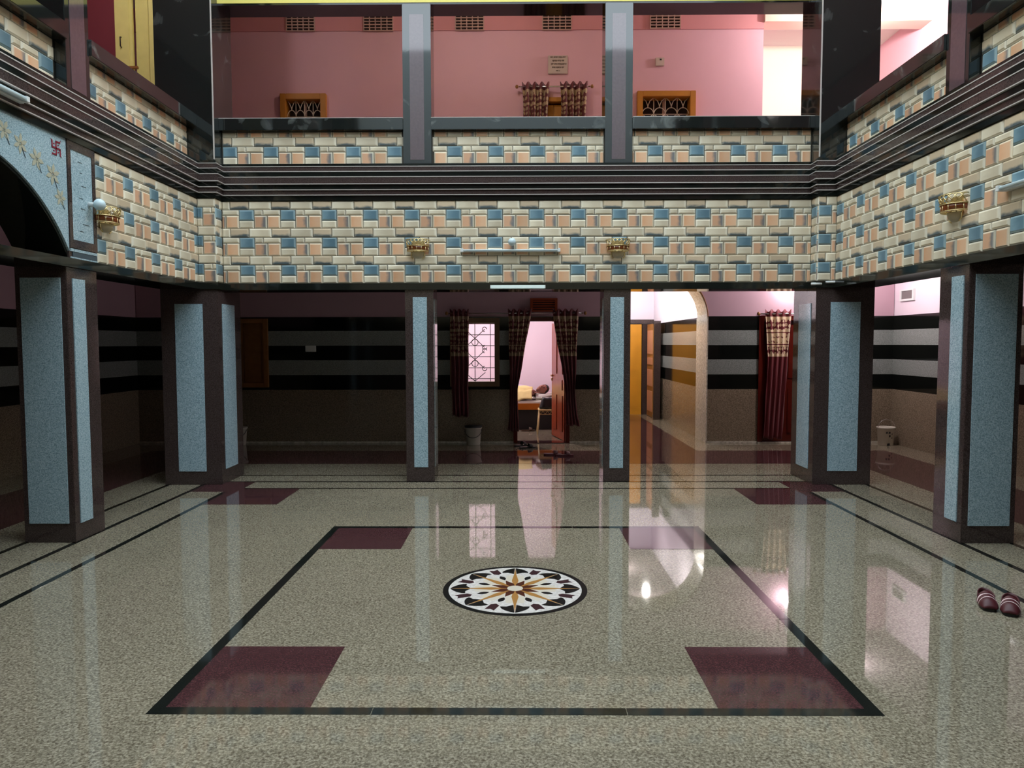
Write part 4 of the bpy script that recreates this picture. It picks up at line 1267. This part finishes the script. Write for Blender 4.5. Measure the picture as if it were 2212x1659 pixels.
# ------------------------------------------------------------------ footwear
def sole_outline(L, Wd, n=28):
    pts = []
    for k in range(n):
        a = 2 * PI * k / n
        y = -math.cos(a) * L / 2            # toe at -y
        wfac = 0.78 + 0.22 * math.cos(a) if y > 0 else 1.0
        x = math.sin(a) * Wd / 2 * (0.80 if y > 0 else 1.0)
        x = math.copysign(abs(math.sin(a)) ** 0.55, math.sin(a)) * Wd / 2 * (0.82 if y > 0 else 0.82 + 0.18 * min(1, -y / (L * 0.2)))
        pts.append((x, y))
    return pts
def sandal(label, loc, rot, L=0.195, Wd=0.088):
    t = empty('sandal', loc, rot)
    tag(t, label, 'sandal', 'pair of maroon sandals on the floor')
    so = sole_outline(L, Wd)
    pl = lambda u, v, h: (u, v, h)
    prismo('outsole', [so], 0.0, 0.014, pl, BLACKL, t)
    prismo('footbed', [[(u * 0.97, v * 0.98) for u, v in so]], 0.014, 0.030, pl, SAND3, t)
    def strap(name, y0, y1, h, mat, wd, zoff=0.0):
        bm = bmesh.new()
        nn, mm = 14, 5
        g = []
        for j in range(mm + 1):
            y = y0 + (y1 - y0) * j / mm
            hw = wd(y)
            g.append([bm.verts.new((hw * math.cos(PI * i / nn), y, 0.016 + zoff + (h(j / mm)) * math.sin(PI * i / nn))) for i in range(nn + 1)])
        for j in range(mm):
            for i in range(nn):
                bm.faces.new((g[j][i], g[j][i + 1], g[j + 1][i + 1], g[j + 1][i]))
        bmesh.ops.recalc_face_normals(bm, faces=bm.faces[:])
        o = mesh_obj(name, bm, mat, t, True)
        md = o.modifiers.new('thickness', 'SOLIDIFY'); md.thickness = 0.004; md.offset = 1
        return o
    W2 = lambda y: Wd / 2 * 1.03
    strap('toe_cap', -L * 0.515, -L * 0.22, lambda q: 0.004 + 0.044 * math.sin(q * PI / 2), SAND1, lambda y: Wd / 2 * (0.62 + 0.41 * math.sin(PI / 2 * min(1, (y + L * 0.515) / (L * 0.28)))))
    strap('vamp', -L * 0.22, L * 0.10, lambda q: 0.048 + 0.020 * q, SAND1, W2)
    strap('pale_stripe', -L * 0.06, L * 0.02, lambda q: 0.057 + 0.002 * q, SAND2, lambda y: Wd / 2 * 1.05, 0.002)
    strap('thin_stripe', -L * 0.22, -L * 0.195, lambda q: 0.050 + 0.001 * q, SAND2, lambda y: Wd / 2 * 1.05, 0.001)
    # heel strap loop
    P = []
    for k in range(17):
        a = PI * k / 16
        P.append((Wd / 2 * 0.95 * math.cos(a), L * 0.06 + L * 0.40 * math.sin(a), 0.045 + 0.022 * math.sin(a)))
    bm = bmesh.new()
    rows = []
    for (x, y, z) in P:
        rows.append((bm.verts.new((x, y, z - 0.014)), bm.verts.new((x, y, z + 0.016))))
    for A, B in zip(rows, rows[1:]):
        bm.faces.new((A[0], B[0], B[1], A[1]))
    o = mesh_obj('heel_strap', bm, SAND1, t, True)
    md = o.modifiers.new('thickness', 'SOLIDIFY'); md.thickness = 0.006; md.offset = 0
    return t
sandal('maroon sandal with pale stripes, farther from the black strip line', (2.776, 4.160, 0.0013), math.radians(-22))
sandal('maroon sandal with pale stripes, nearer the black strip line', (2.856, 4.075, 0.0013), math.radians(-34))
def slipper(label, loc, rot, mat, L=0.25, Wd=0.095):
    t = empty('slipper', loc, rot)
    tag(t, label, 'slipper')
    prismo('sole', [sole_outline(L, Wd)], 0.0, 0.02, lambda u, v, h: (u, v, h), mat, t)
    bm = bmesh.new()
    g = []
    for j in range(4):
        y = -L * 0.28 + L * 0.22 * j / 3
        g.append([bm.verts.new((Wd / 2 * math.cos(PI * i / 10), y, 0.016 + (0.04 + 0.012 * j / 3) * math.sin(PI * i / 10))) for i in range(11)])
    for j in range(3):
        for i in range(10):
            bm.faces.new((g[j][i], g[j][i + 1], g[j + 1][i + 1], g[j + 1][i]))
    o = mesh_obj('strap', bm, mat, t, True)
    o.modifiers.new('thickness', 'SOLIDIFY').thickness = 0.004
    return t
slipper('black slipper on the corridor floor before the bedroom door', (0.16, 10.56, 0.0013), 1.9, BLACKL)
slipper('black slipper turned sideways close to the door curtain', (0.07, 10.78, 0.0013), 2.2, BLACKL)
slipper('dark red slipper lying on the red floor runner', (0.50, 9.90, 0.0015), 1.45, SAND1)
slipper('dark red slipper with pale edge on the red floor runner', (0.66, 9.80, 0.0015), 1.65, SAND1)
slipper('brown slipper beside the bed', (0.20, 12.62, 0.0), 1.6, SAND3)

# ------------------------------------------------------------------ bedroom things
bed = empty('bed', (-0.10, 13.6, 0.0))
tag(bed, 'wooden bed with orange side board in the bedroom', 'bed')
boxo('side_board', (-1.05, 0.97, -0.80, -0.765, 0.36, 0.475), BEDW, bed, 0.004)
boxo('side_board', (-1.05, 0.97, 0.765, 0.80, 0.36, 0.475), BEDW, bed, 0.004)
boxo('underbed_shade', (-1.02, 0.93, -0.72, 0.76, 0.0, 0.40), DARKP, bed)  # black box standing for the shade under the bed
boxo('headboard', (0.97, 1.01, -0.80, 0.80, 0.0, 0.78), BEDW, bed, 0.006)
for x in (-1.02, 0.93):
    for y in (-0.77, 0.77):
        boxo('leg', (x - 0.03, x + 0.03, y - 0.03, y + 0.03, 0.0, 0.42), BEDW, bed)
boxo('mattress', (-1.03, 0.96, -0.79, 0.79, 0.455, 0.515), SHEET, bed, 0.02)
pil = boxo('pillow', (0.30, 0.74, -0.28, 0.28, -0.05, 0.06), SHEET, None, 0.045)
pil.location = (0.0, 13.25, 0.565)
tag(pil, 'white pillow with dark print under the sleeper\'s head', 'pillow')
for p in pil.data.polygons: p.use_smooth = True

# sleeping person, head towards the open leaf, covered to the chest
pr = empty('person', (0.0, 13.2, 0.52))
tag(pr, 'person lying asleep on the bed under a yellow blanket', 'person')
def skin_mesh(name, verts, edges, radii, mat, parent, sub=2):
    me = bpy.data.meshes.new(name)
    me.from_pydata(verts, edges, [])
    o = link(bpy.data.objects.new(name, me), parent)
    sk = o.modifiers.new('skin', 'SKIN')
    sk.use_smooth_shade = True
    for i, r in enumerate(radii):
        rr = r if isinstance(r, tuple) else (r, r)
        me.skin_vertices[0].data[i].radius = rr
    me.skin_vertices[0].data[0].use_root = True
    ss = o.modifiers.new('sub', 'SUBSURF')
    ss.levels = ss.render_levels = sub
    me.materials.append(mat)
    return o
V = [(-0.45, 0, 0.10), (-0.15, 0, 0.11), (0.12, 0, 0.12), (0.26, 0, 0.115), (0.37, -0.01, 0.13),                 # pelvis, waist, chest, shoulders, neck
     (0.20, -0.15, 0.11), (0.03, -0.19, 0.07), (0.20, -0.19, 0.09), (0.31, -0.16, 0.115),                             # near arm: shoulder, elbow, wrist, hand
     (0.20, 0.19, 0.10), (-0.05, 0.24, 0.08), (-0.25, 0.16, 0.14),                                                 # far arm
     (-0.52, -0.10, 0.10), (-0.90, -0.11, 0.11), (-0.52, 0.10, 0.10), (-0.90, 0.12, 0.10)]
Ed = [(0, 1), (1, 2), (2, 3), (3, 4), (2, 5), (5, 6), (6, 7), (7, 8), (2, 9), (9, 10), (10, 11), (0, 12), (12, 13), (0, 14), (14, 15)]
Rd = [0.12, 0.11, 0.12, 0.08, 0.052, 0.06, 0.045, 0.030, 0.030, 0.06, 0.045, 0.03, 0.085, 0.055, 0.085, 0.055]
body = skin_mesh('body', V, Ed, Rd, SKIN, pr)
# fingers of the near hand
for k in range(5):
    yy = -0.20 + 0.018 * k; hz = 0.125
    fl_ = (0.055, 0.075, 0.082, 0.074, 0.058)[k]
    bm = bmesh.new()
    tube(bm, [(0.325, yy, hz), (0.335 + fl_ * 0.5, yy + 0.004, hz + 0.012), (0.335 + fl_, yy + 0.012, hz)], [0.0095, 0.009, 0.007], 8)
    mesh_obj('finger', bm, SKIN, pr, True)
# head with face looking towards the door and up
bm = bmesh.new()
bmesh.ops.create_uvsphere(bm, u_segments=28, v_segments=20, radius=1.0)
for v in bm.verts:
    x, y, z = v.co          # x: crown(+) .. chin(-); -y: face
    sx_ = 0.118 if x > 0 else 0.125
    taper = 1 - 0.28 * max(0, -x)
    v.co = (x * sx_, y * 0.098 * taper - (0.010 if x < -0.3 and y < 0 else 0), z * 0.078 * taper)
    if abs(z) < 0.22 and y < -0.85 and -0.35 < x < 0.15:
        v.co.y -= 0.016
head = mesh_obj('head', bm, SKIN, pr, True)
head.location = (0.475, -0.02, 0.185)
head.rotation_euler = (math.radians(-38), math.radians(-12), 0.15)
for s in (-1, 1):
    bm = bmesh.new(); bmesh.ops.create_uvsphere(bm, u_segments=10, v_segments=8, radius=0.010)
    mesh_obj('eye', bm, HAIR, head, True).location = (0.018, -0.088, s * 0.030)
    bm = bmesh.new(); bmesh.ops.create_uvsphere(bm, u_segments=12, v_segments=8, radius=0.022)
    e = mesh_obj('ear', bm, SKIN, head, True); e.location = (-0.005, 0.005, s * 0.077); e.scale = (1.3, 0.6, 0.35)
bm = bmesh.new(); tube(bm, [(0.012, -0.094, 0), (-0.02, -0.112, 0), (-0.035, -0.100, 0)], [0.008, 0.012, 0.009], 8)
mesh_obj('nose', bm, SKIN, head, True)
boxo('mouth', (-0.064, -0.058, -0.094, -0.084, -0.02, 0.02), MBROWN, head, 0.002)
bm = bmesh.new()
bmesh.ops.create_uvsphere(bm, u_segments=28, v_segments=20, radius=1.0)
bmesh.ops.delete(bm, geom=[v for v in bm.verts if v.co.x < 0.62 * (-v.co.y) + 0.12 and v.co.y < 0.35 or v.co.x < -0.45], context='VERTS')
for v in bm.verts:
    x, y, z = v.co
    v.co = (x * 0.126, y * 0.107, z * 0.086)
hr = mesh_obj('hair', bm, HAIR, head, True)
hr.modifiers.new('thickness', 'SOLIDIFY').thickness = 0.008

# yellow blanket draped over the sleeper: it lies on the mattress and falls over the body from above
bpy.context.view_layer.update()
dg = bpy.context.evaluated_depsgraph_get()
be = body.evaluated_get(dg)
bme = be.to_mesh()
BV = [tuple(body.matrix_world @ v.co) for v in bme.vertices]
be.to_mesh_clear()
bm = bmesh.new()
g = []
nx, ny = 70, 36
for i in range(nx + 1):
    x = -1.12 + 1.40 * i / nx
    row = []
    for j in range(ny + 1):
        y = 12.83 + 0.80 * j / ny
        zz = 0.513
        for (vx, vy, vz) in BV:
            d = math.hypot(vx - x, vy - y)
            if d < 0.30:
                zz = max(zz, vz + 0.012 - 1.1 * max(0.0, d - 0.045))
        fold = 0.010 * (1 + math.sin(11 * x + 6 * y)) + 0.008 * (1 + math.sin(19 * y - 8 * x))
        zz += fold * min(1.0, (zz - 0.513) / 0.06)
        row.append(bm.verts.new((x + 0.010 * math.sin(14 * y), y, zz)))
    g.append(row)
for i in range(nx):
    for j in range(ny):
        bm.faces.new((g[i][j], g[i + 1][j], g[i + 1][j + 1], g[i][j + 1]))
bl = mesh_obj('blanket', bm, BLANKET, None, True)
md = bl.modifiers.new('thickness', 'SOLIDIFY')
md.thickness = 0.012
md.offset = 1
tag(bl, 'rumpled pale yellow blanket spread over the sleeper', 'blanket')
bm = bmesh.new()
bmesh.ops.create_icosphere(bm, subdivisions=3, radius=1)
for v in bm.verts:
    n_ = 1 + 0.12 * math.sin(7 * v.co.x + 3) * math.sin(6 * v.co.y)
    v.co = (v.co.x * 0.30 * n_, v.co.y * 0.16 * n_, max(v.co.z, -0.35) * 0.17 * n_)
vb = mesh_obj('folded_cloth', bm, VIOLET, None, True)
vb.location = (0.02, 13.95, 0.580)
tag(vb, 'bundle of pale violet cloth at the far side of the bed', 'cloth')

ch = empty('metal_chair', (0.56, 12.36, 0.0), -PI / 2)
tag(ch, 'cream metal chair with lattice apron behind the open door leaf', 'chair')
for sx in (-1, 1):
    for sy in (-1, 1):
        tubes('leg', [[(sx * 0.17, sy * 0.17, 0.40), (sx * 0.20, sy * 0.19, 0.16), (sx * 0.225, sy * 0.21, 0.0)]], 0.011, CHAIRC, ch, 8)
boxo('seat', (-0.20, 0.20, -0.19, 0.19, 0.395, 0.425), CHAIRC, ch, 0.008)
boxo('apron_rail', (0.175, 0.185, -0.19, 0.19, 0.335, 0.345), CHAIRC, ch)
zig = [(0.18, -0.19 + 0.38 * k / 10, 0.343 if k % 2 else 0.395) for k in range(11)]
tubes('apron_lattice', [zig], 0.007, CHAIRC, ch, 6)
tubes('back_frame', [[(-0.18, 0.18, 0.42), (-0.17, 0.20, 0.80), (0.0, 0.21, 0.88), (0.17, 0.20, 0.80), (0.18, 0.18, 0.42)]], 0.011, CHAIRC, ch, 8)
bm = bmesh.new()
bmesh.ops.create_cube(bm, size=1)
bmesh.ops.subdivide_edges(bm, edges=bm.edges[:], cuts=4, use_grid_fill=True)
for v in bm.verts:
    q = 1 - 0.35 * (v.co.z + 0.5)
    v.co = (v.co.x * 0.32 * q, v.co.y * 0.26 * q, v.co.z * 0.18 + 0.09 + 0.008 * math.sin(20 * v.co.x))
bag = mesh_obj('bag', bm, BLACKL, None, True)
bag.location = (0.548, 12.36, 0.432)
tag(bag, 'black cloth bag lying on the cream chair', 'bag')
bpy.context.view_layer.update()
